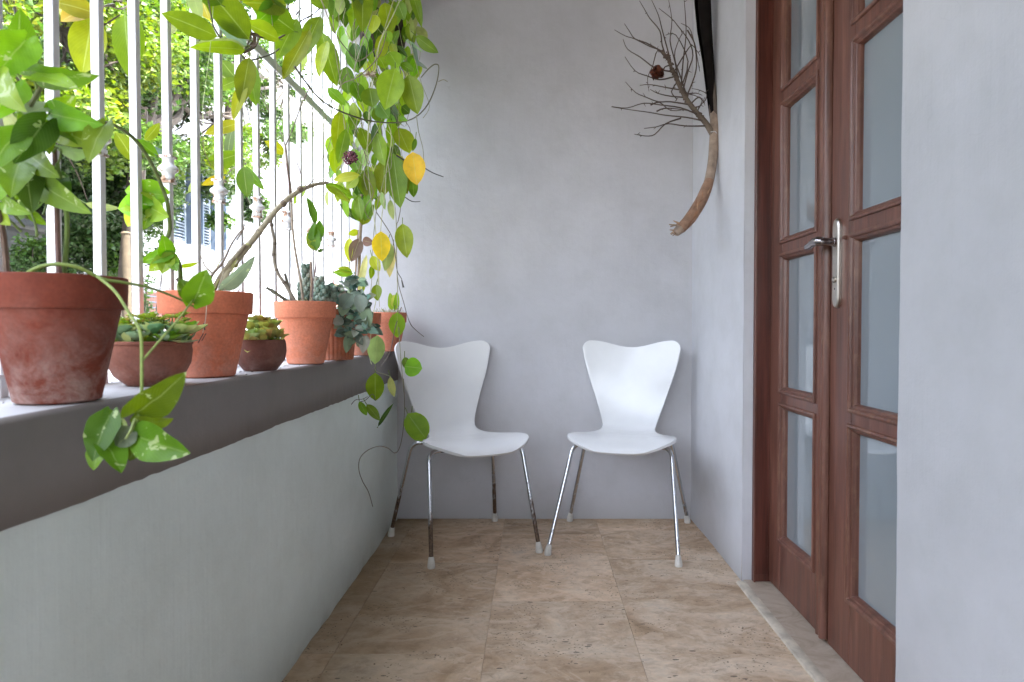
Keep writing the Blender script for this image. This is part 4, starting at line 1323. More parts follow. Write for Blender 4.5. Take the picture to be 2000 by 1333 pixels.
for pp in paths:
    pts = st.tube([P6(*q) for q in pp], [0.0026, 0.0018], 6, (0.30, 0.31, 0.22), sub=5)
    for k in range(2, len(pts), 1):
        p = pts[k]
        for q in range(2):
            an = rnd.uniform(0, 2 * pi)
            d = V((cos(an) * .8, -abs(sin(an)) * .6 - .1, rnd.uniform(-.75, .25)))
            d.normalize()
            L_ = rnd.uniform(.024, .044)
            leaf(fo, p, p + d * L_, L_ * .62, V((rnd.uniform(-.6, .6), -1, rnd.uniform(.1, .9))), 'ell', gc(rnd.choice(['feltgrey', 'bluegreen', 'bluegreen', 'grey', 'jadedark']), .3), fold=.35, curl=.15, nl=6)
for a in [(690, 575, 665, 606, 30), (700, 575, 705, 612, 28), (672, 625, 650, 632, 22), (715, 600, 722, 640, 24), (676, 590, 668, 618, 24), (716, 655, 708, 690, 22), (684, 650, 676, 690, 20)]:
    bx, by, tx, ty, w = a
    pleaf(fo, bx, by, tx, ty, w, P6(bx, by, -.13), P6(tx, ty, -.145), 'ell', rnd.choice(['feltgrey', 'grey', 'bluegreen']), rnd.uniform(-.4, .4), fold=.35, curl=.2)
st.build('stem', M['stem'], p6)
fo.build('foliage', M['leaf_felt'], p6, sharp=180)

# ---- pot 7: low terracotta pot with stiff upright stem
Y7 = 2.42; X7 = (708 - 1042) * Y7 / 1280 - .012
p7 = potted('low plain terracotta pot half hidden behind the felt leaves, with a tall thick leafed stem', 0, X7, Y7)
M['tc7'] = mat_terracotta('terracotta_plain', (0.58, 0.19, 0.10), 0.4, 0.3, 41.0)
make_pot(p7, (X7, Y7, SILL_Z), 'classic', 0.080, 0.155, M['tc7'], soil_h=0.93)
st, fo = MB(), MB()
def P7(px, py, d=0.0): return PY(px, py, Y7 + d)
st.tube([P7(700, 600), P7(701, 530), P7(703, 470), P7(706, 420), P7(706, 380, .0)], [0.0060, 0.0075, 0.0055], 8, (0.27, 0.20, 0.13), sub=4)
st.build('stem', M['stem'], p7); st = MB()
st.tube([P7(690, 600), P7(694, 540), P7(697, 490), P7(699, 450)], [0.0040, 0.0030], 7, (0.42, 0.30, 0.22), sub=3)
for a in [(705, 425, 700, 380, 26, 'mid'), (708, 430, 722, 385, 24, 'mid'), (703, 432, 663, 398, 15, 'deep'), (708, 440, 716, 400, 26, 'olive'), (700, 452, 680, 458, 14, 'yellowgreen'), (706, 435, 690, 390, 22, 'bright'), (712, 430, 730, 400, 20, 'mid'),
          (683, 465, 682, 512, 18, 'yellowgreen'), (703, 466, 686, 512, 28, 'brown'), (708, 470, 730, 475, 20, 'brown'), (716, 498, 700, 578, 14, 'cream'), (690, 535, 650, 532, 16, 'bright'), (688, 532, 660, 524, 14, 'lime'), (684, 540, 692, 574, 12, 'lime'), (705, 575, 712, 545, 10, 'sedum')]:
    bx, by, tx, ty, w, c = a
    pleaf(fo, bx, by, tx, ty, w, P7(bx, by), P7(tx, ty, -.02), 'ell', c, rnd.uniform(-.3, .4), fold=.25, curl=.1)
st.build('stem', M['stem'], p7)
fo.build('foliage', M['leaf'], p7, sharp=180)

# ---- pot 8: last pot next to the far wall
Y8 = 2.80; X8 = (762 - 1042) * Y8 / 1280 - .008
p8 = potted('farthest terracotta pot on the sill, standing against the plaster wall with dry moss', 0, X8, Y8)
M['tc8'] = mat_terracotta('terracotta_far', (0.62, 0.215, 0.125), 0.25, 0.25, 51.0)
make_pot(p8, (X8, Y8, SILL_Z), 'classic', 0.078, 0.165, M['tc8'], soil_h=0.96)
st, fo = MB(), MB()
for q in range(90):
    a, r = rnd.uniform(0, 6.28), 0.070 * sqrt(rnd.random())
    x, y = X8 + r * cos(a), Y8 + r * sin(a)
    st.tube([(x, y, SILL_Z + .152), (x + rnd.uniform(-.02, .02), y + rnd.uniform(-.015, .015), SILL_Z + .166 + rnd.uniform(0, .02))], 0.0011, 4, rnd.choice([(0.45, 0.38, 0.28), (0.5, 0.48, 0.36), (0.3, 0.3, 0.12)]))
def P8(px, py, d=0.0): return PY(px, py, Y8 + d)
for a in [(766, 606, 762, 572, 16, 'sedum'), (772, 606, 776, 570, 12, 'lime'), (768, 600, 770, 575, 12, 'ylime')]:
    bx, by, tx, ty, w, c = a
    pleaf(fo, bx, by, tx, ty, w, P8(bx, by, -.02), P8(tx, ty, -.02), 'strap', c, .3)
st.build('dry_moss', M['stem'], p8)
fo.build('foliage', M['leaf'], p8, sharp=180)

# ---------------------------------------------------------------- hoya vine along the grille and its hanging curtain
hv = thing('hoya_vine', 'thick leaved climbing vine twining along the bars and hanging in the corner', 'vine', (-0.72, 1.6, 2.3))
fo, st = MB(), MB()
YEL = []
def VX(px, py, X=-0.72): return PX(px, py, X)
F_, B_ = -0.745, -0.90
for a in [  # bx,by,tx,ty,w,X,shape,col,roll
    (186, 27, 100, 2, 44, B_, 'ell', 'yellowgreen', .5), (180, 22, 118, 40, 36, B_, 'ell', 'yellow', .8), (182, 30, 160, 146, 66, B_, 'ell', 'yellowgreen', .1), (192, 15, 160, 70, 40, B_ - .02, 'ell', 'cream', .4),
    (244, 28, 258, 158, 50, B_, 'ell', 'lime', .2), (264, 30, 262, 140, 26, B_, 'ell', 'lime', -.6), (345, 60, 308, 45, 24, B_, 'ell', 'cream', .3), (395, 0, 408, 38, 30, B_, 'ell', 'yellow', .2),
    (425, 72, 316, 26, 46, F_, 'ell', 'mid', .25), (374, -30, 392, 44, 28, F_, 'ell', 'pale', .3), (487, 78, 388, -40, 64, F_, 'ell', 'olive', .2), (482, 90, 420, 38, 34, F_, 'ell', 'grey', .5), (478, 98, 372, 92, 26, F_, 'strap', 'lime', .3), (478, 92, 384, 82, 18, F_, 'strap', 'pale', .5),
    (432, 10, 390, -40, 60, F_, 'ell', 'mid', .3), (575, 62, 484, -5, 56, F_, 'ell', 'mid', .25), (560, 10, 475, 5, 50, F_ - .01, 'ell', 'lime', .4), (545, 78, 478, 44, 34, F_, 'ell', 'lime', .6), (500, 45, 545, 0, 40, F_, 'ell', 'bright', .3),
    (581, 38, 541, 114, 44, F_, 'ell', 'mid', .15), (606, 58, 552, 156, 36, F_, 'ell', 'olive', .4), (626, 32, 592, 112, 38, F_, 'ell', 'olive', .35), (628, 62, 658, 170, 42, F_, 'ell', 'olive', .1), (640, 80, 622, 150, 24, F_, 'ell', 'yellowgreen', .6),
    (486, 112, 500, 208, 34, F_, 'ell', 'bright', .3), (487, 112, 470, 205, 40, F_, 'ell', 'olive', .15), (480, 160, 455, 234, 24, F_, 'ell', 'yellowgreen', .3), (488, 130, 506, 205, 22, F_, 'ell', 'mid', .7),
    (432, 118, 464, 158, 30, B_, 'ell', 'mid', .4), (430, 140, 466, 156, 18, B_, 'ell', 'cream', .5), (468, 155, 414, 178, 22, B_, 'ell', 'lime', .3), (470, 240, 400, 262, 26, B_, 'ell', 'yellowgreen', .3), (400, 320, 470, 300, 36, B_, 'ell', 'lime', .4), (445, 340, 398, 312, 18, B_, 'ell', 'yellowgreen', .4),
    (455, 250, 444, 320, 18, B_, 'ell', 'mid', .6), (458, 262, 450, 325, 30, B_, 'ell', 'lime', .2), (440, 345, 394, 362, 18, B_, 'ell', 'yellow', .3), (372, 398, 400, 345, 1, B_, 'ell', 'lime', .3), (368, 376, 384, 350, 12, B_, 'ell', 'pale', .3),
    (476, 326, 483, 386, 34, F_, 'ell', 'mid', .2), (480, 324, 516, 372, 16, F_, 'ell', 'mid', .7), (556, 300, 517, 276, 22, B_, 'ell', 'yellowgreen', .3), (282, 275, 312, 241, 20, B_, 'ell', 'lime', .4), (262, 318, 226, 258, 36, B_, 'ell', 'lime', .5), (282, 288, 322, 298, 18, B_, 'ell', 'bluegreen', .4),
    (596, 362, 574, 400, 18, B_, 'ell', 'lime', .3), (168, 398, 234, 408, 16, B_, 'strap', 'pale', .4), (640, 372, 645, 410, 16, B_, 'ell', 'cream', .2),
    (610, -20, 640, 18, 34, F_, 'ell', 'mid', .3), (560, -35, 520, 15, 40, F_, 'ell', 'bright', .3), (660, -20, 650, 40, 30, F_, 'ell', 'mid', .4), (450, -40, 500, 0, 44, F_, 'ell', 'olive', .3), (300, -30, 345, -2, 30, B_, 'ell', 'lime', .3), (375, -40, 350, 0, 34, F_, 'ell', 'bright', .3),
    (520, -30, 590, -5, 44, F_, 'ell', 'deep', .4), (600, 100, 580, 150, 20, B_, 'ell', 'lime', .4),
]:
    bx, by, tx, ty, w, X, sh, c, ro = a
    dx = rnd.uniform(-.015, .025)
    p0, p1_ = VX(bx, by, X), VX(tx, ty, X + dx)
    # keep the leaf roughly facing the balcony: limit the depth span
    m_ = (p0 + p1_) / 2
    for p in (p0, p1_):
        pass
    ym = m_.y
    p0 = PY(bx, by, ym + (p0.y - ym) * 0.35); p1_ = PY(tx, ty, ym + (p1_.y - ym) * 0.35)
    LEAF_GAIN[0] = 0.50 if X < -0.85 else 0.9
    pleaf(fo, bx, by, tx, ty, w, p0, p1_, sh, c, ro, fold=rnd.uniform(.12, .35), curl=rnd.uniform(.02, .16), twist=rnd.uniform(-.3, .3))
    st.tube([p0, p0 + (p0 - p1_).normalized() * 0.012 + V((0, 0, .006))], 0.0014, 5, S_GREEN)
# stems of the run along the bars
def stem(pts, r, c=S_BROWN, sub=5, n_=6):
    st.tube(pts, r, n_, c, sub=sub)
stem([VX(445, -40, F_), VX(470, 30, F_), VX(490, 62, F_), VX(482, 90, F_), VX(472, 108, F_), VX(490, 118, F_), VX(530, 106, F_), VX(545, 96, F_)], [0.0026, 0.0022], (0.10, 0.08, 0.05))
stem([VX(404, -20, F_), VX(412, 30, F_), VX(420, 58, F_), VX(444, 90, F_), VX(470, 106, F_)], [0.0020, 0.0018], (0.10, 0.09, 0.05))
for q in range(6):
    a = rnd.uniform(0, 6)
    stem([VX(478 + 8 * cos(a), 66 + 6 * sin(a), F_), VX(500 + 6 * cos(a + 1), 70, F_ + .01), VX(492 + 7 * cos(a), 92, F_), VX(474 + 5 * cos(a), 104, F_)], [0.0022, 0.0018], (0.16, 0.11, 0.07))
stem([VX(490, 66, F_), VX(530, 78, F_), VX(560, 66, F_), VX(590, 40, F_), VX(612, 28, F_), VX(640, 0, F_), VX(660, -30, F_)], [0.0028, 0.0022], (0.13, 0.09, 0.06))
stem([VX(578, 30, F_), VX(592, 10, F_), VX(606, -30, F_)], [0.0018, 0.0014], (0.10, 0.06, 0.05))
stem([VX(556, 24, F_), VX(570, 20, F_), VX(586, 28, F_)], 0.0012, (0.10, 0.06, 0.05))
stem([VX(555, 25, F_), VX(575, 5, F_), VX(582, -30, F_)], 0.0016, (0.10, 0.06, 0.05))
stem([VX(186, 18, B_), VX(210, 12, B_), VX(236, 18, B_), VX(252, 8, B_), VX(258, -20, B_)], 0.0018, (0.25, 0.18, 0.12))
stem([VX(204, 12, B_), VX(218, 10, B_), VX(222, 11, B_)], [0.0016, 0.005], (0.12, 0.10, 0.05), 2)
stem([VX(440, 345, B_), VX(452, 332, B_), VX(468, 322, B_), VX(480, 320, F_)], 0.0018, (0.17, 0.11, 0.08))
stem([VX(418, -20, F_), VX(412, 80, F_), VX(402, 160, F_), VX(396, 210, B_), VX(398, 250, B_)], 0.0008, (0.45, 0.5, 0.25), 4, 5)
stem([VX(396, 250, B_), VX(398, 290, B_), VX(412, 325, B_)], 0.0009, (0.14, 0.09, 0.06), 4, 5)
stem([PX(505, 120, -.74), PX(520, 190, -.74), PX(524, 218, -.74), PX(510, 215, -.74)], 0.0009, (0.35, 0.36, 0.2), 4, 5)
stem([PX(530, 30, -.74), PX(545, 170, -.74), PX(552, 240, -.74), PX(556, 285, -.74)], 0.0008, (0.45, 0.42, 0.3), 4, 5)

# the curtain in the corner
LEAF_GAIN[0] = 1.0
def CY(px, py, Y=2.35): return PY(px, py, Y)
# long arc to the right
arc = [CY(575, 130, 1.9), CY(612, 180, 2.0), CY(640, 205, 2.1), CY(680, 224, 2.2), CY(725, 237, 2.28), CY(775, 240, 2.32), CY(810, 230, 2.32), CY(835, 205, 2.3), CY(852, 165, 2.3), CY(857, 132, 2.3), CY(850, 126, 2.3), CY(838, 134, 2.3), CY(822, 152, 2.31)]
stem(arc, [0.0030, 0.0028, 0.0026, 0.0024, 0.0018], (0.14, 0.13, 0.075))
stem([CY(856, 160, 2.3), CY(866, 156, 2.3), CY(874, 160, 2.3)], 0.0014, (0.30, 0.28, 0.18), 3)
stem([CY(604, 172, 2.0), CY(590, 200, 2.0), CY(583, 215, 2.0)], 0.0012, (0.16, 0.12, 0.08), 3)
strands = [
    [(790, -20, 2.2), (768, 30, 2.2), (742, 85, 2.25), (735, 130, 2.3), (728, 165, 2.3), (722, 225, 2.3), (718, 280, 2.3), (708, 330, 2.32), (690, 375, 2.35)],
    [(775, -20, 2.3), (750, 60, 2.3), (738, 95, 2.3), (727, 150, 2.3), (720, 230, 2.32), (718, 300, 2.32), (722, 370, 2.3), (730, 420, 2.3), (735, 470, 2.3), (738, 560, 2.3), (728, 620, 2.28), (722, 690, 2.25), (726, 712, 2.2)],
    [(757, 240, 2.32), (764, 262, 2.3), (763, 290, 2.3), (755, 330, 2.3), (752, 380, 2.3), (745, 430, 2.3), (740, 520, 2.3), (741, 600, 2.3)],
    [(758, 320, 2.3), (765, 370, 2.3), (773, 420, 2.3), (775, 520, 2.3), (778, 620, 2.28), (782, 690, 2.26), (786, 735, 2.25), (790, 780, 2.24)],
    [(772, 350, 2.32), (782, 400, 2.32), (778, 430, 2.32), (774, 450, 2.32), (776, 540, 2.34), (788, 590, 2.38), (800, 630, 2.45), (812, 645, 2.5), (828, 658, 2.55)],
    [(735, 415, 2.3), (752, 440, 2.3), (766, 465, 2.3), (772, 500, 2.3), (776, 530, 2.3), (784, 545, 2.32), (789, 562, 2.32)],
    [(742, 300, 2.34), (740, 380, 2.34), (734, 420, 2.34), (728, 480, 2.34), (725, 560, 2.34), (716, 590, 2.34)],
    [(784, 600, 2.28), (772, 640, 2.27), (764, 680, 2.26), (756, 700, 2.24), (744, 715, 2.2)],
    [(813, 225, 2.3), (818, 260, 2.3), (826, 292, 2.3), (828, 330, 2.3)],
    [(650, 30, 2.1), (655, 100, 2.15), (668, 180, 2.2), (672, 240, 2.25), (680, 290, 2.25)],
    [(620, -20, 2.1), (652, 60, 2.1), (680, 100, 2.2), (700, 120, 2.25), (735, 95, 2.25)],
    [(690, 140, 2.2), (706, 90, 2.2), (728, 20, 2.2), (720, -20, 2.2)],
    [(756, 60, 2.25), (740, 110, 2.25), (700, 150, 2.2), (668, 165, 2.2), (655, 195, 2.2)],
]
tones = [(0.42, 0.42, 0.22), (0.42, 0.42, 0.22), (0.44, 0.42, 0.24), (0.34, 0.33, 0.20), (0.22, 0.19, 0.15), (0.14, 0.12, 0.09), (0.30, 0.28, 0.2), (0.22, 0.17, 0.14), (0.28, 0.28, 0.2), (0.35, 0.33, 0.2), (0.2, 0.15, 0.1), (0.36, 0.34, 0.2), (0.25, 0.18, 0.12)]
st.build('stem', M['stem'], hv)
for s_, c in zip(strands, tones):
    st = MB(); stem([PY(*q) for q in s_], [0.0018, 0.0013], c); st.build('stem', M['stem'], hv)
st = MB()
# low tip that trails over the mint wall
stem([PY(788, 740, 2.22), PY(790, 800, 2.2), PY(786, 850, 2.2), PY(779, 878, 2.2), PY(770, 885, 2.2), PY(758, 876, 2.2), PY(740, 872, 2.2), PY(718, 880, 2.2), PY(703, 896, 2.2), PY(701, 918, 2.2), PY(708, 940, 2.2), PY(720, 962, 2.2), PY(728, 990, 2.2)], [0.0017, 0.0013], (0.19, 0.17, 0.13))
stem([PY(718, 775, 2.2), PY(708, 780, 2.2), PY(694, 782, 2.2), PY(682, 798, 2.2), PY(680, 815, 2.2)], 0.0011, (0.15, 0.12, 0.1))
stem([PY(733, 712, 2.2), PY(734, 725, 2.2), PY(752, 732, 2.2), PY(764, 736, 2.2)], 0.0010, (0.4, 0.42, 0.25), 3)
stem([PY(733, 783, 2.2), PY(728, 770, 2.2), PY(714, 782, 2.2), PY(704, 785, 2.2)], 0.0013, (0.15, 0.14, 0.1), 3)
# dark dry tips reaching right
stem([PY(800, 310, 2.34), PY(825, 326, 2.34), PY(845, 338, 2.34), PY(866, 346, 2.34)], [0.0022, 0.0014], (0.035, 0.03, 0.03), 3)
stem([PY(790, 385, 2.34), PY(805, 394, 2.34), PY(821, 394, 2.34)], [0.0018, 0.0012], (0.05, 0.045, 0.04), 3)
stem([PY(774, 304, 2.3), PY(790, 314, 2.3), PY(795, 322, 2.3)], [0.003, 0.0025], (0.03, 0.025, 0.02), 3)
stem([PY(784, 548, 2.32), PY(788, 562, 2.32)], [0.0012, 0.0040], (0.10, 0.09, 0.08), 1)
for a in [  # curtain leaves
    (708, -40, 708, 62, 42, 2.15, 'ell', 'olive', .1), (694, -40, 700, 30, 24, 2.12, 'ell', 'deep', .2), (735, 30, 726, 66, 26, 2.3, 'ell', 'yellowgreen', .3), (752, 5, 760, 66, 38, 2.35, 'ell', 'lime', .4), (752, 62, 764, 82, 22, 2.25, 'ell', 'bright', .2),
    (776, 2, 790, 40, 28, 2.3, 'ell', 'mid', .2), (800, -30, 824, 53, 22, 2.28, 'ell', 'mid', .2), (806, 40, 803, 76, 10, 2.34, 'ell', 'pale', .3), (812, 70, 856, 104, 24, 2.3, 'ell', 'mid', .3), (806, 82, 817, 130, 8, 2.34, 'strap', 'bluegreen', .2), (812, 120, 836, 136, 7, 2.34, 'strap', 'bluegreen', .2), (782, 124, 808, 140, 18, 2.34, 'ell', 'mid', .3), (792, 78, 826, 102, 6, 2.34, 'strap', 'jade', .2), (776, 90, 796, 112, 10, 2.36, 'strap', 'deep', .2),
    (772, 134, 752, 214, 56, 2.22, 'ell', 'lime', .1), (798, 146, 816, 224, 46, 2.24, 'ell', 'olive', .1), (722, 172, 728, 210, 38, 2.27, 'round', 'olive', .1), (760, 102, 778, 132, 34, 2.3, 'ell', 'lime', .3), (740, 112, 752, 134, 36, 2.34, 'ell', 'lime', .5), (640, 172, 675, 206, 22, 2.2, 'ell', 'bright', .2), (700, 118, 690, 84, 26, 2.3, 'ell', 'deep', .3), (712, 88, 700, 135, 24, 2.34, 'ell', 'deep', .3),
    (690, 160, 706, 200, 30, 2.34, 'ell', 'mid', .3), (784, 208, 800, 222, 22, 2.3, 'ell', 'deep', .3), (676, 130, 680, 185, 34, 2.36, 'ell', 'mid', .4), (780, 228, 796, 236, 10, 2.3, 'ell', 'mid', .3), (740, 200, 760, 232, 34, 2.3, 'ell', 'mid', .4), (730, 212, 750, 238, 30, 2.32, 'ell', 'mid', .2),
    (664, 216, 656, 305, 32, 2.3, 'ell', 'lime', .4), (676, 252, 660, 320, 26, 2.22, 'ell', 'mid', .15), (703, 342, 650, 352, 20, 2.26, 'ell', 'yellowgreen', .2), (700, 346, 676, 368, 24, 2.3, 'ell', 'lime', .5), (652, 290, 655, 340, 26, 2.34, 'ell', 'lime', .5),
    (768, 300, 782, 407, 46, 2.32, 'ell', 'mid', .15), (752, 310, 748, 385, 40, 2.34, 'ell', 'olive', .2), (775, 300, 796, 380, 34, 2.34, 'ell', 'olive', .3), (806, 345, 808, 386, 22, 2.34, 'ell', 'mid', .3), (778, 250, 800, 300, 40, 2.35, 'ell', 'lime', .4), (736, 260, 752, 325, 30, 2.34, 'ell', 'lime', .5), (705, 250, 722, 300, 30, 2.36, 'ell', 'mid', .4), (690, 290, 700, 340, 30, 2.36, 'ell', 'mid', .4), (812, 270, 806, 296, 10, 2.33, 'ell', 'mid', .3), (736, 255, 730, 300, 26, 2.36, 'ell', 'olive', .5),
    (700, 330, 716, 385, 30, 2.34, 'ell', 'mid', .3), (718, 330, 726, 395, 30, 2.33, 'ell', 'olive', .3), (700, 385, 706, 430, 22, 2.32, 'ell', 'mid', .3), (720, 380, 712, 432, 20, 2.32, 'ell', 'mid', .4), (745, 375, 752, 410, 12, 2.32, 'ell', 'pale', .3), (762, 390, 768, 430, 14, 2.33, 'ell', 'pale', .5), (732, 240, 736, 300, 16, 2.35, 'ell', 'deep', .5),
    (786, 437, 795, 504, 38, 2.3, 'ell', 'lime', .1), (758, 470, 752, 530, 26, 2.34, 'ell', 'pale', .3), (768, 480, 760, 542, 22, 2.35, 'ell', 'cream', .4), (726, 500, 742, 530, 22, 2.32, 'ell', 'yellowgreen', .3), (726, 520, 724, 545, 12, 2.33, 'ell', 'olive', .6),
    (735, 556, 738, 588, 22, 2.3, 'ell', 'olive', .2), (776, 610, 776, 660, 34, 2.27, 'ell', 'lime', .1), (770, 608, 758, 635, 1, 2.3, 'ell', 'lime', .3), (738, 655, 732, 712, 36, 2.2, 'ell', 'pale', .1), (733, 728, 733, 784, 38, 2.2, 'ell', 'olive', .1), (762, 736, 770, 776, 16, 2.22, 'ell', 'pale', .4), (790, 698, 798, 722, 16, 2.27, 'round', 'mid', .3), (790, 716, 824, 720, 38, 2.25, 'round', 'bright', .1),
    (702, 784, 716, 812, 15, 2.2, 'ell', 'mid', .3), (716, 790, 742, 822, 19, 2.19, 'ell', 'mid', .2), (738, 834, 768, 788, 9, 2.19, 'ell', 'deep', .3), (796, 808, 832, 858, 46, 2.2, 'round', 'bright', .1), (804, 806, 824, 862, 42, 2.205, 'round', 'bright', .1),
]:
    bx, by, tx, ty, w, Y, sh, c, ro = a
    p0, p1_ = PY(bx, by, Y), PY(tx, ty, Y + rnd.uniform(-.02, .02))
    pleaf(fo, bx, by, tx, ty, w, p0, p1_, sh, c, ro * rnd.choice([-1, 1]), fold=rnd.uniform(.12, .35), curl=rnd.uniform(-.02, .14), twist=rnd.uniform(-.3, .3))
    st.tube([p0, p0 + (p0 - p1_).normalized() * 0.014 + V((rnd.uniform(-.006, .006), .004, .008))], 0.0014, 5, S_GREEN)
# denser leaves behind, filling the mass
for q in range(215):
    py_ = rnd.uniform(-60, 390) if q < 150 else rnd.uniform(-70, 150)
    c0 = 728 + 22 * sin(py_ / 70.0)
    half = 80 if py_ < 130 else (66 if py_ < 300 else 48)
    px_ = c0 + rnd.uniform(-half, half)
    Y = rnd.uniform(2.32, 2.68)
    p0 = PY(px_, py_, Y)
    if p0.x < -0.77: p0 = PX(px_, py_, -0.76)
    L_ = rnd.uniform(.045, .10)
    d = V((rnd.uniform(-.45, .45), rnd.uniform(-.3, .3), -1)).normalized()
    leaf(fo, p0, p0 + d * L_, L_ * rnd.uniform(.42, .6), V((rnd.uniform(-.7, .7), -1, rnd.uniform(-.2, .5))), 'ell', gc(rnd.choice(['mid', 'lime', 'lime', 'bright', 'mid', 'deep', 'bright', 'lime', 'pale']), .25), fold=rnd.uniform(.1, .4), curl=rnd.uniform(0, .15), nl=6)
for q in range(46):
    a = PY(rnd.uniform(650, 800), rnd.uniform(-30, 300), rnd.uniform(2.25, 2.5))
    pts = [a]
    for k in range(5):
        pts.append(pts[-1] + V((rnd.uniform(-.035, .035), rnd.uniform(-.02, .02), -rnd.uniform(.03, .08))))
    stem(pts, [0.0014, 0.0009], rnd.choice([(0.40, 0.38, 0.22), (0.2, 0.15, 0.1), (0.3, 0.3, 0.14)]), 4, 5)
st.build('stem', M['stem'], hv)
fo.build('foliage', M['leaf'], hv, sharp=180)
for (bx, by, tx, ty, w, Y, c) in [(806, 297, 814, 362, 46, 2.26, (0.85, 0.55, 0.04)), (744, 452, 746, 511, 38, 2.22, (0.78, 0.58, 0.015))]:
    y1 = MB()
    pleaf(y1, bx, by, tx, ty, w, PY(bx, by, Y), PY(tx, ty, Y), 'ell', c, .1, fold=.12, curl=.05)
    y1.build('yellow_leaf', M['leaf'], hv, sharp=180)
# purple flower ball and dry flower heads
fl = MB(); c = PY(683, 308, 2.24)
for q in range(130):
    d = V((rnd.gauss(0, 1), rnd.gauss(0, 1), rnd.gauss(0, 1))).normalized()
    p = c + V((d.x, d.y, d.z * .85)) * rnd.uniform(.016, .027)
    fl.tube([c + d * .010, p], 0.0009, 4, (0.22, 0.10, 0.12))
    fl.ball(p, 0.0034, 5, 4, (1, 1, 1), rnd.choice([(0.16, 0.03, 0.06), (0.09, 0.02, 0.035), (0.30, 0.10, 0.14)]))
fl.build('flower_ball', M['stem'], hv)
fl = MB(); c = PY(722, 146, 2.26)
for q in range(70):
    d = V((rnd.gauss(0, 1.6), rnd.gauss(0, .8), rnd.gauss(0, .5))).normalized()
    fl.tube([c, c + d * rnd.uniform(.012, .026)], [0.0018, 0.0007], 4, rnd.choice([(0.45, 0.33, 0.24), (0.6, 0.5, 0.38), (0.3, 0.2, 0.14)]))
fl.build('dried_flower', M['stem'], hv)

# hanging planter behind the leaves
hp = thing('hanging_planter', 'dark brown hanging planter almost buried in vine leaves near the wall', 'planter', tuple(PY(748, 110, 2.62)))
mb = MB(); c = PY(748, 118, 2.62)
mb.lathe([(0.03, 0), (0.06, 0.01), (0.085, 0.06), (0.095, 0.12), (0.10, 0.135), (0.095, 0.14), (0.08, 0.12), (0, 0.11)], c, 28, (0.055, 0.038, 0.028))
mb.build('pot', M['soil'], hp)
mb = MB()
for k in range(3):
    a = k * 2.1
    mb.tube([c + V((0.095 * cos(a), 0.095 * sin(a), .135)), V((c.x, c.y, 2.52))], 0.0014, 5, (0.05, 0.05, 0.05))
mb.tube([V((c.x, c.y, 2.52)), V((c.x, c.y, CEIL + .01))], 0.002, 6, (0.05, 0.05, 0.05))
mb.build('wire', M['stem'], hp)

# ---------------------------------------------------------------- dried palm flower stalk on the wall
dp = thing('dried_palm_branch', 'dried palm branch with curved tan stalk, dark sheath and bare twigs on the wall', 'dried branch', tuple(PY(1394, 240, 2.56)))
def W(px, py, Y): return PY(px, py, Y)
mb = MB()
mb.tube([W(1394, 205, 2.585), W(1396, 240, 2.56), W(1394, 285, 2.545), W(1391, 320, 2.53), W(1383, 360, 2.51), W(1368, 395, 2.48), W(1347, 428, 2.44), W(1328, 448, 2.41), W(1321, 456, 2.40)],
        [0.018, 0.0185, 0.0185, 0.018, 0.0185, 0.021, 0.021, 0.017, 0.012], 14, (0.33, 0.245, 0.185), sub=5)
mb.tube([W(1386, 352, 2.508), W(1380, 368, 2.50), W(1368, 395, 2.479), W(1347, 428, 2.439), W(1328, 448, 2.409)], [0.0165, 0.0205, 0.0222, 0.0222, 0.0180], 14, (0.285, 0.165, 0.105), sub=5)
for q in range(26):     # frayed fibres at the cut end
    a = W(1330 + rnd.uniform(-6, 8), 444 + rnd.uniform(-8, 8), 2.41)
    mb.tube([a, a + V((-rnd.uniform(.012, .034), rnd.uniform(-.012, .012), -rnd.uniform(-.008, .024)))], [0.0042, 0.0014], 5, rnd.choice([(0.42, 0.26, 0.14), (0.28, 0.16, 0.09)]))
mb.tube([W(1328, 442, 2.41), W(1318, 440, 2.40), W(1307, 439, 2.39)], [0.005, 0.0022], 6, (0.38, 0.30, 0.22))
for q in range(16):     # torn bark ridges on the lower stalk
    u = rnd.uniform(0, 1)
    x0, y0 = 1385 - 45 * u, 365 + 75 * u
    p = W(x0 + rnd.uniform(-10, 10), y0, 2.50 - .085 * u - .016)
    q2 = W(x0 - 12 + rnd.uniform(-8, 8), y0 + 22, 2.485 - .085 * u - .016)
    mb.tube([p, (p + q2) / 2, q2], [0.001, 0.0038, 0.001], 5, rnd.choice([(0.30, 0.15, 0.08), (0.45, 0.27, 0.16), (0.24, 0.12, 0.07)]))
mb.build('stalk', mat_attr('dry_palm_wood', 0.8, 0.8, 70, 0.35), dp)
# spathe: long hollow sheath rising past the top of the view
mb = MB()
cl_ = [(W(1393, 245, 2.57), .016, .009), (W(1389, 190, 2.58), .030, .014), (W(1383, 120, 2.58), .040, .019), (W(1376, 60, 2.575), .052, .026), (W(1372, 0, 2.57), .058, .030), (W(1368, -70, 2.56), .052, .027), (W(1364, -130, 2.55), .030, .016), (W(1362, -170, 2.55), .006, .004)]
vs, fs = [], []
for (c, w, d) in cl_:
    for k in range(13):
        a = pi * 0.05 + (pi * 1.9) * k / 12 - pi / 2 - pi * 0.0
        # open towards the camera-left: a U shaped section
        ang = pi * (0.12 + 1.76 * k / 12) + pi * 1.05
        vs.append(c + V((w * 0.5 * cos(ang), w * .75 * sin(ang), 0)))
for j in range(len(cl_) - 1):
    for k in range(12):
        fs.append((j * 13 + k, j * 13 + k + 1, (j + 1) * 13 + k + 1, (j + 1) * 13 + k))
mb.add(vs, fs, None, (0.012, 0.010, 0.009))
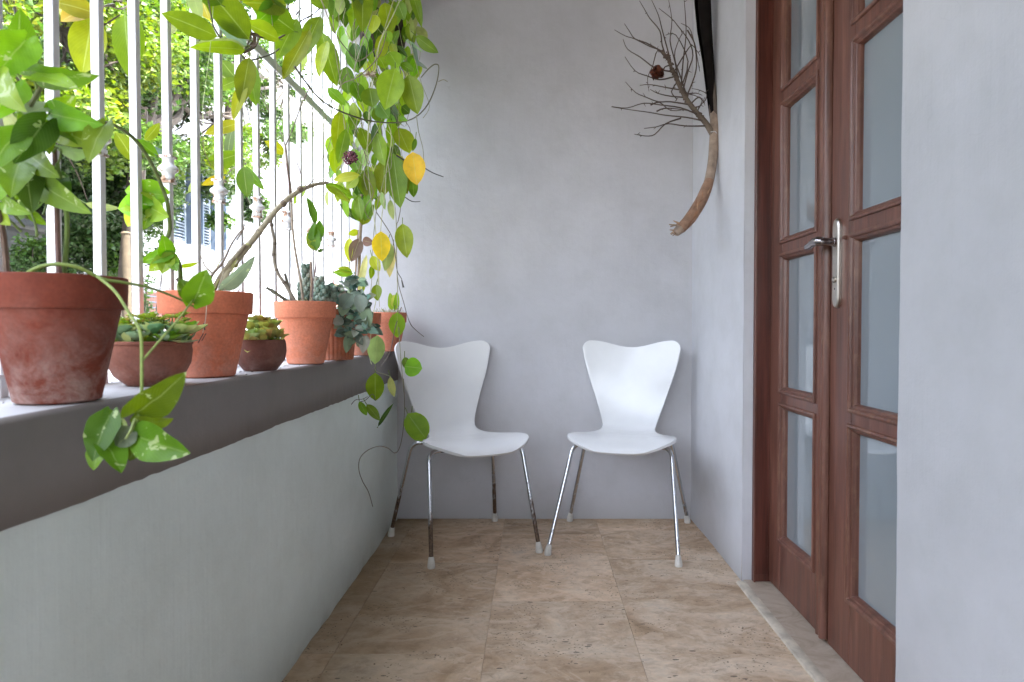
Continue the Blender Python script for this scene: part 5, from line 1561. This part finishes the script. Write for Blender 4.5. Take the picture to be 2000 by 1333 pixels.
ms_ = mat_attr('dark_sheath', 1.0, 0.5, 40, 0.3); ms_.node_tree.nodes['Principled BSDF'].inputs['Specular IOR Level'].default_value = 0.05
mb.build('sheath', ms_, dp, solid=0.003, sharp=180)
mb = MB()
rim = [(1399, 262, 2.55), (1398, 225, 2.56), (1394, 180, 2.565), (1389, 130, 2.57), (1386, 80, 2.57), (1385, 30, 2.565), (1385, -40, 2.56), (1378, -110, 2.55)]
mb.tube([W(*q) for q in rim], [0.012, 0.0105, 0.010, 0.008, 0.006, 0.005, 0.004, 0.003], 8, (0.13, 0.105, 0.085), sub=4)
mb.build('sheath_edge', M['bark'], dp)
mb = MB()
DK = (0.095, 0.070, 0.055)
main = [(1392, 262, 2.55), (1378, 240, 2.54), (1362, 222, 2.53), (1345, 200, 2.52), (1332, 178, 2.51), (1322, 155, 2.50), (1312, 135, 2.50), (1303, 112, 2.50), (1292, 100, 2.50)]
mb.tube([W(*q) for q in main], [0.013, 0.011, 0.010, 0.009, 0.0085, 0.008, 0.006, 0.005, 0.003], 9, (0.15, 0.115, 0.085), sub=4)
for q in range(150):
    u = rnd.uniform(0.10, .95) * (len(main) - 1); i = int(u); f = u - i
    a = V(W(*main[i])) * (1 - f) + V(W(*main[i + 1])) * f
    mb.ball(a + V((rnd.uniform(-.009, .009), rnd.uniform(-.009, .004), rnd.uniform(-.009, .009))), rnd.uniform(.0025, .005), 6, 4, (1, 1, 1), (0.12, 0.085, 0.065), .4, q)
tw = [
    [(1362, 222), (1330, 210), (1290, 205), (1258, 202), (1225, 212), (1195, 207)], [(1345, 205), (1310, 198), (1285, 198), (1262, 190), (1240, 182), (1222, 160)], [(1372, 236), (1340, 230), (1300, 226), (1268, 220), (1230, 215), (1195, 208)],
    [(1376, 246), (1340, 247), (1305, 243), (1280, 248), (1258, 252)], [(1330, 232), (1300, 243), (1280, 262), (1262, 266), (1238, 263)], [(1335, 178), (1300, 172), (1270, 165), (1250, 168)], [(1340, 190), (1310, 190), (1285, 182), (1270, 176)],
    [(1318, 150), (1290, 155), (1262, 148), (1240, 138), (1222, 112)], [(1312, 140), (1280, 133), (1250, 112), (1225, 96), (1216, 78)], [(1305, 118), (1290, 100), (1268, 90), (1240, 78), (1222, 70), (1200, 58)], [(1290, 100), (1262, 85), (1240, 75), (1228, 60), (1220, 46)],
    [(1303, 115), (1293, 90), (1288, 60), (1270, 35), (1258, 20), (1250, 2)], [(1312, 130), (1305, 95), (1295, 60), (1285, 30), (1272, 0)], [(1325, 160), (1318, 120), (1310, 80), (1312, 40), (1305, 0)], [(1330, 165), (1335, 120), (1340, 70), (1338, 30), (1335, -5)],
    [(1335, 175), (1345, 140), (1352, 110), (1345, 80), (1325, 50), (1310, 35), (1288, 18)], [(1340, 190), (1358, 150), (1362, 120), (1355, 80), (1345, 55), (1330, 45)], [(1330, 170), (1345, 120), (1320, 70), (1300, 68)], [(1345, 195), (1330, 150), (1318, 110), (1325, 80), (1335, 60)],
    [(1350, 205), (1365, 190), (1375, 200), (1380, 185), (1368, 178), (1352, 172)], [(1355, 212), (1368, 205), (1376, 190)], [(1340, 185), (1360, 182), (1372, 188)], [(1322, 155), (1335, 180), (1355, 186), (1374, 194)],
    [(1315, 142), (1340, 100), (1352, 90), (1366, 110)], [(1360, 222), (1366, 208), (1370, 195)], [(1310, 128), (1300, 130), (1296, 138), (1285, 136)], [(1303, 115), (1285, 100), (1275, 130), (1265, 152), (1268, 180)],
    [(1270, 205), (1290, 200), (1310, 215), (1340, 215)], [(1282, 218), (1298, 213), (1320, 212), (1350, 218)], [(1342, 60), (1355, 85), (1362, 110), (1366, 140)], [(1325, 158), (1310, 180), (1322, 195), (1320, 198)],
]
for k, s_ in enumerate(tw):
    y0 = 2.52 - 0.0 * k
    spread = rnd.uniform(-.16, .10)
    pts = []
    for i, (x, y) in enumerate(s_):
        f = i / (len(s_) - 1)
        pts.append(W(x + rnd.uniform(-1.5, 1.5), y + rnd.uniform(-1.5, 1.5), y0 + spread * f))
    P = mb.tube(pts, [0.0030, 0.0010], 6, DK, sub=3)
    for q in range(3):        # stubs
        i = rnd.randrange(len(P) - 1)
        mb.tube([P[i], P[i] + V((rnd.uniform(-.012, .012), rnd.uniform(-.01, .01), rnd.uniform(-.012, .012)))], [0.0018, 0.0008], 4, DK)
mb.build('twigs', M['bark'], dp)
fl = MB(); c = W(1284, 142, 2.46)
for q in range(60):
    d = V((rnd.gauss(0, 1), rnd.gauss(0, 1), rnd.gauss(0, 1))).normalized()
    leaf(fl, c, c + d * rnd.uniform(.018, .032), 0.024, V((rnd.gauss(0, 1), rnd.gauss(0, 1), rnd.gauss(0, 1))), 'round', rnd.choice([(0.11, 0.028, 0.018), (0.17, 0.05, 0.03), (0.07, 0.02, 0.015)]), fold=.5, curl=.3, nl=5)
fl.build('dried_flower', M['leaf_succ'], dp, sharp=180)
mb = MB(); mb.tube([W(1388, 258, 2.53), W(1397, 257, 2.52), V((0.7095, 2.545, W(1397, 257, 2.5).z))], 0.0012, 5, (0.6, 0.6, 0.6)); mb.build('tie_wire', M['stem'], dp)

db = MB()
for q in range(150):
    if q % 3:
        yy = rnd.uniform(0.75, 2.85); p = V((rnd.uniform(-.80, -.625), yy, SILL_Z + .0012))
    else:
        p = V((rnd.uniform(-.58, .62), rnd.uniform(1.55, 2.88), .001))
        if p.x > -.3 and rnd.random() < .5: p.x = -.60 + abs(rnd.gauss(0, .05)) + 0.01
    r = rnd.uniform(.0007, .0022)
    db.ball(p, r, 6, 4, (1.3, 1, .5), rnd.choice([(0.05, 0.035, 0.025), (0.09, 0.06, 0.04), (0.3, 0.2, 0.12)]), .4, q)
for q in range(16):
    p = V((rnd.uniform(-.72, -.62), rnd.uniform(.8, 2.6), SILL_Z + .002)) if q % 2 else V((rnd.uniform(-.58, .6), rnd.uniform(1.6, 2.8), .0015))
    a = rnd.uniform(0, 6.28); l_ = rnd.uniform(.004, .012)
    db.tube([p, p + V((cos(a) * l_, sin(a) * l_, .001)), p + V((cos(a + .4) * l_ * 1.8, sin(a + .4) * l_ * 1.8, 0))], .0006, 4, (0.12, 0.08, 0.05))
o = db.build('soil_crumbs', M['soil']); o['kind'] = 'stuff'; o['label'] = 'dark soil crumbs and bits of dry stem scattered on sill and floor'; o['category'] = 'soil crumbs'

# ---------------------------------------------------------------- outside: street, houses, trees, car, cables
GZ = -0.95
mb = MB(); mb.box(-80, 60, -60, 120, GZ - 0.3, GZ)
M['ground'] = mat_plain('ground_dust', (0.30, 0.28, 0.25), 0.95, var=0.2, scale=0.6, bump=0.3, bscale=12)
structure(mb.build('ground', M['ground'], smooth=False))
mb = MB(); mb.box(-4.6, -1.9, -55, 110, GZ, GZ + 0.012)
structure(mb.build('road', mat_plain('asphalt', (0.06, 0.06, 0.062), 0.9, var=0.2, scale=8, bump=0.4, bscale=90), smooth=False))
for x0, x1, nm in ((-6.5, -4.6, 'pavement'), (-1.9, -0.88, 'pavement')):
    mb = MB(); mb.box(x0, x1, -55, 110, GZ, GZ + 0.13)
    structure(mb.build(nm, mat_plain('concrete_paving', (0.36, 0.35, 0.33), 0.9, var=0.12, scale=3, bump=0.3, bscale=40), smooth=False, bevel=0.01))

M['white_wall'] = mat_plaster('white_limewash', (0.34, 0.35, 0.37), 0.1, 0.3)
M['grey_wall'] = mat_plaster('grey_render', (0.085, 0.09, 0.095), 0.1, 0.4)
M['shutter'] = mat_plain('blue_white_shutter_paint', (0.20, 0.24, 0.29), 0.6, var=0.06, scale=8)
M['shade_blue'] = mat_plain('shaded_shutter_paint', (0.07, 0.10, 0.15), 0.6, var=0.08, scale=8)  # darker copy of the shutter paint, shade put into the colour
M['dark_opening'] = mat_plain('dark_interior', (0.02, 0.02, 0.022), 0.7)
M['window_glass'] = mat_plain('dark_window_glass', (0.02, 0.03, 0.035), 0.08)
M['brick'] = mat_plain('dark_brick', (0.10, 0.045, 0.035), 0.9, var=0.4, scale=20, bump=0.5, bscale=30)
FX = -6.6
def fz(px, py, X=FX): return PX(px, py, X)

wh = thing('white_house', 'white house across the street with blue white louvred shutters', 'house', (FX, 14, GZ))
mb = MB(); mb.box(FX - 6, FX, 9.6, 34, GZ, 6.6)
# plinth band and thin vertical pilasters
mb.box(FX, FX + 0.06, 9.6, 34, GZ, 0.55)
mb.box(FX, FX + 0.05, 9.6, 34, 2.02, 2.12)
for y in (16.6, 19.2, 21.9, 25.2, 29):
    mb.box(FX, FX + 0.10, y, y + 0.28, 0.55, 6.5)
mb.build('wall', M['white_wall'], wh, smooth=False)
mb = MB(); mb.box(FX - 6.2, FX + 0.45, 9.3, 34.3, 6.6, 6.78)
mb.box(FX - 6.2, FX + 0.52, 9.25, 34.35, 6.78, 6.86)
mb.build('eaves', mat_plain('white_eaves', (0.66, 0.65, 0.63), 0.7), wh, smooth=False)
def louvre(y0, y1, z0, z1, parent):
    mb = MB(); X = FX + 0.02
    fr = 0.05
    mb.box(X, X + 0.05, y0, y0 + fr, z0, z1); mb.box(X, X + 0.05, y1 - fr, y1, z0, z1)
    for z in (z0, (z0 + z1) / 2 - fr / 2, z1 - fr):
        mb.box(X + .001, X + 0.049, y0 + fr, y1 - fr, z, z + fr)
    z = z0 + fr + 0.03
    while z < z1 - fr - 0.02:
        mb.obox((X + 0.03, (y0 + y1) / 2, z), (0.024, 0, -0.014), (0, (y1 - y0) / 2 - fr, 0), (0.003, 0, 0.005))
        z += 0.058
    s = mb.build('louvred_shutter', M['shutter'], parent, smooth=False)
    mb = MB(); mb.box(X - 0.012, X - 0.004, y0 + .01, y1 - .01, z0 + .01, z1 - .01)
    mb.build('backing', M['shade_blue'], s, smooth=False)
for y0 in (11.75, 12.75, 13.55, 17.2, 22.6):
    louvre(y0, y0 + (0.62 if y0 < 12 else 0.55), 2.42, 4.2, wh)
for y0 in (12.38, 13.32):        # shutter leaves standing open at right angles
    mb = MB(); mb.box(FX + 0.01, FX + 0.38, y0, y0 + 0.04, 2.42, 4.2)
    mb.build('open_shutter', M['shade_blue'], wh, smooth=False)
for (y0, y1, z0, z1) in [(16.2, 16.75, 0.95, 1.65)]:
    mb = MB(); mb.box(FX - .01, FX + 0.07, y0 - .06, y1 + .06, z0 - .06, z1 + .06)
    w = mb.build('window_frame', M['shutter'], wh, smooth=False)
    mb = MB(); mb.box(FX + 0.066, FX + 0.076, y0, y1, z0, z1); mb.build('pane', M['window_glass'], w, smooth=False)
mb = MB(); mb.box(FX + .061, FX + 0.075, 11.05, 11.75, 0.85, 1.46); vent = mb.build('cellar_opening', M['brick'], wh, smooth=False)
mb = MB()
for k in range(6): mb.box(FX + .076, FX + 0.085, 11.05, 11.75, 0.9 + k * .095, 0.915 + k * .095)
mb.build('grating', M['shade_blue'], vent, smooth=False)

gh = thing('grey_house', 'grey rendered house with dark louvred window behind the near pothos', 'house', (FX, 6, GZ))
mb = MB(); mb.box(FX - 6, FX - 0.02, -12, 9.55, GZ, 2.15); mb.box(FX - 6, FX - 0.10, -12, 9.55, 2.15, 3.3)
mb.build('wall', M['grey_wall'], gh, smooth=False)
mb = MB(); mb.box(FX - .2, FX + 0.25, -12, 9.56, 2.14, 2.22); mb.box(FX - 6.2, FX + 0.1, -12, 9.57, 3.3, 3.45)
mb.build('ledge', mat_plain('concrete_ledge', (0.13, 0.14, 0.15), 0.8), gh, smooth=False)
mb = MB(); mb.box(FX - .10, FX - 0.05, 8.55, 9.25, 2.28, 2.86); w = mb.build('window', M['dark_opening'], gh, smooth=False)
mb = MB()
for k in range(5): mb.obox((FX - 0.03, 8.9, 2.34 + k * .115), (0.03, 0, -.02), (0, .35, 0), (0.003, 0, .012))
mb.box(FX - .05, FX - .01, 8.50, 8.55, 2.25, 2.9)
mb.build('louvre', M['grey_wall'], w, smooth=False)

# gate of red boards farther down the street
gt = thing('street_gate', 'small brick red board gate beside the white house seen between the far bars', 'gate', (-6.4, 21.3, GZ))
mb = MB()
for k in range(9): mb.box(-6.46, -6.42, 20.9 + k * .14, 21.02 + k * .14, 1.5, 2.35)
mb.build('board_panel', mat_plain('brick_red_paint', (0.36, 0.12, 0.09), 0.7), gt, smooth=False)
mb = MB(); mb.box(-6.52, -6.38, 20.78, 20.88, GZ + .13, 2.5); mb.box(-6.52, -6.38, 22.17, 22.27, GZ + .13, 2.5); mb.box(-6.50, -6.40, 20.88, 22.17, GZ + .13, 1.45)
mb.build('gate_frame', M['white_wall'], gt, smooth=False)

# car parked at the kerb, glimpsed between the pots
def make_car(loc, label, col):
    t = thing('parked_car', label, 'car', loc, local=True)
    paint = mat_plain('car_paint', col, 0.25, 0.2, 0.03, 2)
    # side profile along local y, width along x; sections lofted
    W2 = 0.86
    lower = [(-2.1, .45), (-2.12, .62), (-2.02, .80), (-1.75, .88), (-0.95, .96), (0.9, .98), (1.75, .94), (2.05, .86), (2.12, .62), (2.08, .42), (1.75, .30), (-1.75, .28)]
    def loft(prof, xs_):
        vs, fs = [], []
        k = len(prof)
        for x, sc_, zz in xs_:
            for (y, z) in prof: vs.append((x, y * sc_, zz + (z - zz) * sc_))
        for j in range(len(xs_) - 1):
            for i in range(k):
                fs.append((j * k + i, j * k + (i + 1) % k, (j + 1) * k + (i + 1) % k, (j + 1) * k + i))
        fs.append(tuple(range(k - 1, -1, -1))); fs.append(tuple((len(xs_) - 1) * k + i for i in range(k)))
        return vs, fs
    mb = MB(); mb.add(*loft(lower, [(-W2, .93, .6), (-W2 + .06, .985, .6), (-.5, 1, .6), (.5, 1, .6), (W2 - .06, .985, .6), (W2, .93, .6)]))
    b = mb.build('body', paint, t, sharp=30, bevel=0.02)
    cab = [(-0.95, .96), (-0.42, 1.36), (-0.25, 1.42), (0.75, 1.45), (0.95, 1.42), (1.55, .97)]
    mb = MB(); mb.add(*loft(cab, [(-.76, .96, .96), (-.62, 1, .96), (.62, 1, .96), (.76, .96, .96)]))
    mb.build('cabin', M['window_glass'], t, sharp=30, bevel=0.015)
    mb = MB(); mb.box(-.62, .62, -.30, .90, 1.425, 1.462); mb.build('roof', paint, t, smooth=False, bevel=0.015)
    for sx in (-1, 1):
        for sy in (-1.28, 1.30):
            mb = MB(); x = sx * (W2 - .10)
            mb.tube([(x - .10, sy, .32), (x - .07, sy, .32), (x + .07, sy, .32), (x + .10, sy, .32)], [.27, .32, .32, .27], 24)
            w_ = mb.build('wheel', mat_plain('tyre', (0.02, 0.02, 0.02), 0.8), t, sharp=40)
            mb = MB(); xx = sx * (W2 + .004); mb.tube([(xx - sx * .02, sy, .32), (xx, sy, .32)], [.20, .17], 16); mb.build('rim', M['steel'], w_)
        mb = MB(); mb.ball((sx * .62, -2.0, .70), .11, 10, 6, (1.4, .5, .7)); mb.build('headlight', mat_plain('lamp_lens', (.6, .6, .6), .1), t)
        mb = MB(); mb.ball((sx * .68, 2.02, .74), .10, 10, 6, (1.1, .5, 1.1)); mb.build('tail_light', mat_plain('tail_lens', (.35, .02, .02), .15), t)
    return t
make_car((-3.30, 3.15, GZ + .012), 'dark blue grey car parked in the street behind the near pots', (0.10, 0.12, 0.15))
make_car((-3.05, 8.1, GZ + .012), 'pale silver car parked farther down the street behind the small bowl', (0.20, 0.21, 0.22))

# overhead cables
oc = thing('overhead_cable', 'two thin black overhead cables crossing the patch of sky at top left', 'cable', (-4, 4, 5))
for k in (0, 1):
    mb = MB(); a, b = PX(8 + k * 14, -40, -4.4), PX(66 + k * 8, 330, -6.3)
    pts = [a + (b - a) * (i / 8) - V((0, 0, .12 * sin(pi * i / 8))) for i in range(-6, 9)]
    mb.tube(pts, 0.012, 5, (0.02, 0.02, 0.02)); mb.build('wire', M['stem'], oc)

# ---------------------------------------------------------------- trees
def leafcloud(mb, c, R, n_, cols, size=(.045, .085), flat=0.8, jc=0.25, r=rnd):
    """n_ small folded leaves through the volume of a clump"""
    col0 = GREENS[r.choice(cols)]
    for q in range(n_):
        d = V((r.gauss(0, 1), r.gauss(0, 1), r.gauss(0, flat)))
        d = d.normalized() * (r.random() ** 0.45)
        p = c + V((d.x * R, d.y * R, d.z * R * flat))
        s = r.uniform(*size)
        a = V((r.gauss(0, 1), r.gauss(0, 1), r.gauss(0, .6) - .25)).normalized()
        n_1 = V((r.gauss(0, .7), r.gauss(0, .7), 1)).normalized()
        sd_ = a.cross(n_1).normalized() * (s * .42)
        up_ = sd_.cross(a).normalized() * (s * .13)
        k = 1 + r.uniform(-jc, jc)
        col = (col0[0] * k * (1 + r.uniform(-.15, .2)), col0[1] * k, col0[2] * k)
        t_ = p + a * s
        mb.add([p, p + a * s * .5 + sd_ + up_, t_, p + a * s * .5 - sd_ + up_], [(0, 1, 2), (0, 2, 3)], [(.5, 0), (1, .5), (.5, 1), (0, .5)], col)

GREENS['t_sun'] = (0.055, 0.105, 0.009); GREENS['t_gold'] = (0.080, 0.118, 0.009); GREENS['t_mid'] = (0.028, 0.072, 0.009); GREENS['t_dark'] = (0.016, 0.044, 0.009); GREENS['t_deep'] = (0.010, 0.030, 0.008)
BK = (0.030, 0.022, 0.016)
def limb(mb, a, b, r0, r1, n_=4, wob=.12, r=rnd):
    pts = [V(a)]
    for k in range(1, n_ + 1):
        p = V(a) + (V(b) - V(a)) * (k / n_)
        if k < n_: p += V((r.uniform(-wob, wob), r.uniform(-wob, wob), r.uniform(-wob, wob)))
        pts.append(p)
    return mb.tube(pts, [r0, r1], 8, BK, sub=3)

# big street tree: trunk seen low between the bars, crown across the whole opening
ta = thing('street_tree', 'large street tree with yellow green crown and spreading dark limbs seen through the bars', 'tree', tuple(PX(232, 560, -5.0).xy) + (GZ + .13,))
bx_ = PX(232, 560, -5.0)
tr, fo = MB(), MB()
base = V((bx_.x, bx_.y, GZ + .1)); top = V((bx_.x + .1, bx_.y + .3, 3.6))
limb(tr, base, top, .13, .095, 5, .04)
for k in range(5): pass
clumps = []
def addc(px, py, X, R, n_, cols):
    clumps.append((PX(px, py, X), R, n_, cols, (.045, .085) if X > -5.9 else (.07, .13)))
r2 = random.Random(11)
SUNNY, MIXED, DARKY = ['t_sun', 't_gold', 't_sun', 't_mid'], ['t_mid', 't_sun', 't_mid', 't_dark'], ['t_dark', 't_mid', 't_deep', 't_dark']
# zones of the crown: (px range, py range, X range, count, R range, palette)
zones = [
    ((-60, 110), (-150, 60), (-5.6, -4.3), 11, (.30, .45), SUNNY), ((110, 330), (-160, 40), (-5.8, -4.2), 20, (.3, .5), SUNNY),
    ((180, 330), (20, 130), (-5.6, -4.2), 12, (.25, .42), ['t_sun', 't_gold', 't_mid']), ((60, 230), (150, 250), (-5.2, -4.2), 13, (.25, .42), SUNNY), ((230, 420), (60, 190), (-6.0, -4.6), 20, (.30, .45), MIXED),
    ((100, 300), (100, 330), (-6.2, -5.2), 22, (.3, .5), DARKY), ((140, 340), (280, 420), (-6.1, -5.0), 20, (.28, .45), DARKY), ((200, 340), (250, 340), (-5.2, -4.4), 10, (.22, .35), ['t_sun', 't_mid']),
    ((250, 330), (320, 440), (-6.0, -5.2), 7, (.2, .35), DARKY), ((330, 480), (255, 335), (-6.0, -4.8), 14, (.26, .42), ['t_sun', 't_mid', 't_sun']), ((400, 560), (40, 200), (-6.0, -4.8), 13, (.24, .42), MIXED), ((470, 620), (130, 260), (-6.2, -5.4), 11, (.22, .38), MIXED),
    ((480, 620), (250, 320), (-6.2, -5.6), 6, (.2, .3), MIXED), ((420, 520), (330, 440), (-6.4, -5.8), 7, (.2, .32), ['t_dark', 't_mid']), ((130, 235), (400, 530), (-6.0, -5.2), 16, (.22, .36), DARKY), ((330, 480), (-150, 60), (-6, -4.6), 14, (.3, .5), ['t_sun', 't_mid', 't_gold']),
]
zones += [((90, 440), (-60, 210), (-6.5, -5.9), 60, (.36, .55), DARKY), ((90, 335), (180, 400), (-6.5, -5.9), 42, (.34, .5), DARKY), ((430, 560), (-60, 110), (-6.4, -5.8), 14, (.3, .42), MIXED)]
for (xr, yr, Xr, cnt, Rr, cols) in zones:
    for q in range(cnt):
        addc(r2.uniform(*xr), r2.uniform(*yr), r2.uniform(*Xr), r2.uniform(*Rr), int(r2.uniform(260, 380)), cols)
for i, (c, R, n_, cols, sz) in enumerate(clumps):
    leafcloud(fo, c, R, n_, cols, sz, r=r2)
ends = [PX(120, 60, -4.9), PX(330, 90, -5.3), PX(470, 130, -5.6), PX(200, 0, -5.2), PX(60, 180, -4.8), PX(420, 240, -5.7), PX(560, 170, -6.0), PX(300, 300, -5.4)]
for e in ends:
    mid_ = top * .55 + e * .45 + V((0, 0, .15))
    limb(tr, top - V((0, 0, .35)), mid_, .075, .045, 3, .1, r2)
    limb(tr, mid_, e, .045, .018, 3, .12, r2)
    for q in range(5):
        s_ = mid_ + (e - mid_) * r2.uniform(.2, 1)
        limb(tr, s_, s_ + V((r2.uniform(-.7, .7), r2.uniform(-.7, .9), r2.uniform(-.3, .7))), .020, .006, 3, .06, r2)
# dark fan of boughs against the bright gap
for (x0, y0, x1, y1, r0) in [(445, 290, 455, 170, .10), (448, 230, 350, 195, .035), (440, 250, 380, 232, .022), (395, 245, 340, 190, .018), (398, 330, 392, 215, .014), (400, 300, 452, 225, .02), (450, 200, 400, 150, .03), (452, 185, 500, 120, .04), (392, 215, 372, 170, .012), (365, 222, 345, 188, .02)]:
    limb(tr, PX(x0, y0, -5.6), PX(x1, y1, -5.6), r0, r0 * .5, 4, .04, r2)
for q in range(len(clumps)):
    c = clumps[q][0]
    n_ = min(ends, key=lambda e: (e - c).length)
    limb(tr, n_, c, .014, .004, 3, .06, r2)
tr.build('trunk', M['bark'], ta)
fo.build('crown', M['leaf_tree'], ta, sharp=180)

# darker tree behind at far left
tb = thing('street_tree', 'dark green tree at far left standing under the patch of blue sky', 'tree', tuple(PX(30, 300, -7.2).xy) + (GZ,))
tr, fo = MB(), MB()
bb = PX(60, 300, -9.0)
tb.location = (bb.x, bb.y, GZ); tb['world_off'] = (bb.x, bb.y, GZ)
limb(tr, (bb.x, bb.y, GZ), (bb.x, bb.y, 3.6), .16, .09, 4, .05, r2)
for q in range(34):
    px_ = r2.uniform(-80, 190); py_ = r2.uniform(95 if px_ < 110 else 60, 400)
    c = PX(px_, py_, r2.uniform(-9.8, -8.4))
    leafcloud(fo, c, r2.uniform(.45, .7), 190, ['t_dark', 't_deep', 't_mid'], (.07, .12), r=r2)
    limb(tr, (bb.x, bb.y, min(3.4, c.z)), c, .05, .01, 3, .15, r2)
tr.build('trunk', M['bark'], tb); fo.build('crown', M['leaf_tree'], tb, sharp=180)

# shrub low at left
sb = thing('shrub', 'dense dark green shrub growing against the grey house, low behind the big pot', 'shrub', tuple(PX(75, 520, -5.9).xy) + (GZ + .13,))
fo, tr = MB(), MB()
o_ = V(sb['world_off'])
for q in range(26):
    px_ = r2.uniform(40, 130); py_ = r2.uniform(455, 640)
    if px_ < 60 and py_ < 480: continue
    c = PX(px_, py_, r2.uniform(-6.2, -5.7))
    leafcloud(fo, c, r2.uniform(.18, .28), 190, ['t_dark', 't_mid', 't_dark'], (.04, .07), r=r2)
    limb(tr, o_, c, .02, .006, 3, .05, r2)
fo.build('foliage', M['leaf_tree'], sb, sharp=180); tr.build('stem', M['bark'], sb)
sb = thing('shrub', 'light green shrub on the pavement in front of the white house, behind the clay bowl', 'shrub', tuple(PX(262, 560, -5.9).xy) + (GZ + .13,))
fo, tr = MB(), MB(); o_ = V(sb['world_off'])
for q in range(22):
    px_ = r2.uniform(205, 325); py_ = r2.uniform(485, 650)
    if px_ > 290 and py_ > 560: continue
    c = PX(px_, py_, r2.uniform(-6.3, -5.8))
    leafcloud(fo, c, r2.uniform(.14, .24), 130, ['t_mid', 't_mid', 't_dark', 't_sun'], (.04, .065), r=r2)
    limb(tr, o_, c, .014, .005, 3, .04, r2)
fo.build('foliage', M['leaf_tree'], sb, sharp=180); tr.build('stem', M['bark'], sb)
# slim tan post by the kerb
ps = thing('street_post', 'slim tan wooden post by the kerb behind the first clay bowl', 'post', tuple(PX(246, 600, -4.7).xy) + (GZ + .13,))
mb = MB(); o_ = V(ps['world_off']); mb.tube([o_, o_ + V((.01, 0, 1.4)), o_ + V((0, .02, 2.75))], [.055, .05, .045], 10, (0.05, 0.036, 0.02)); mb.build('pole', M['bark'], ps)
mb = MB(); mb.ball(o_ + V((0, .02, 2.76)), .055, 10, 6, (1, 1, .5), (0.05, 0.036, 0.02)); mb.build('cap', M['bark'], ps)
for o in bpy.data.objects:
    if 'world_off' in o: del o['world_off']
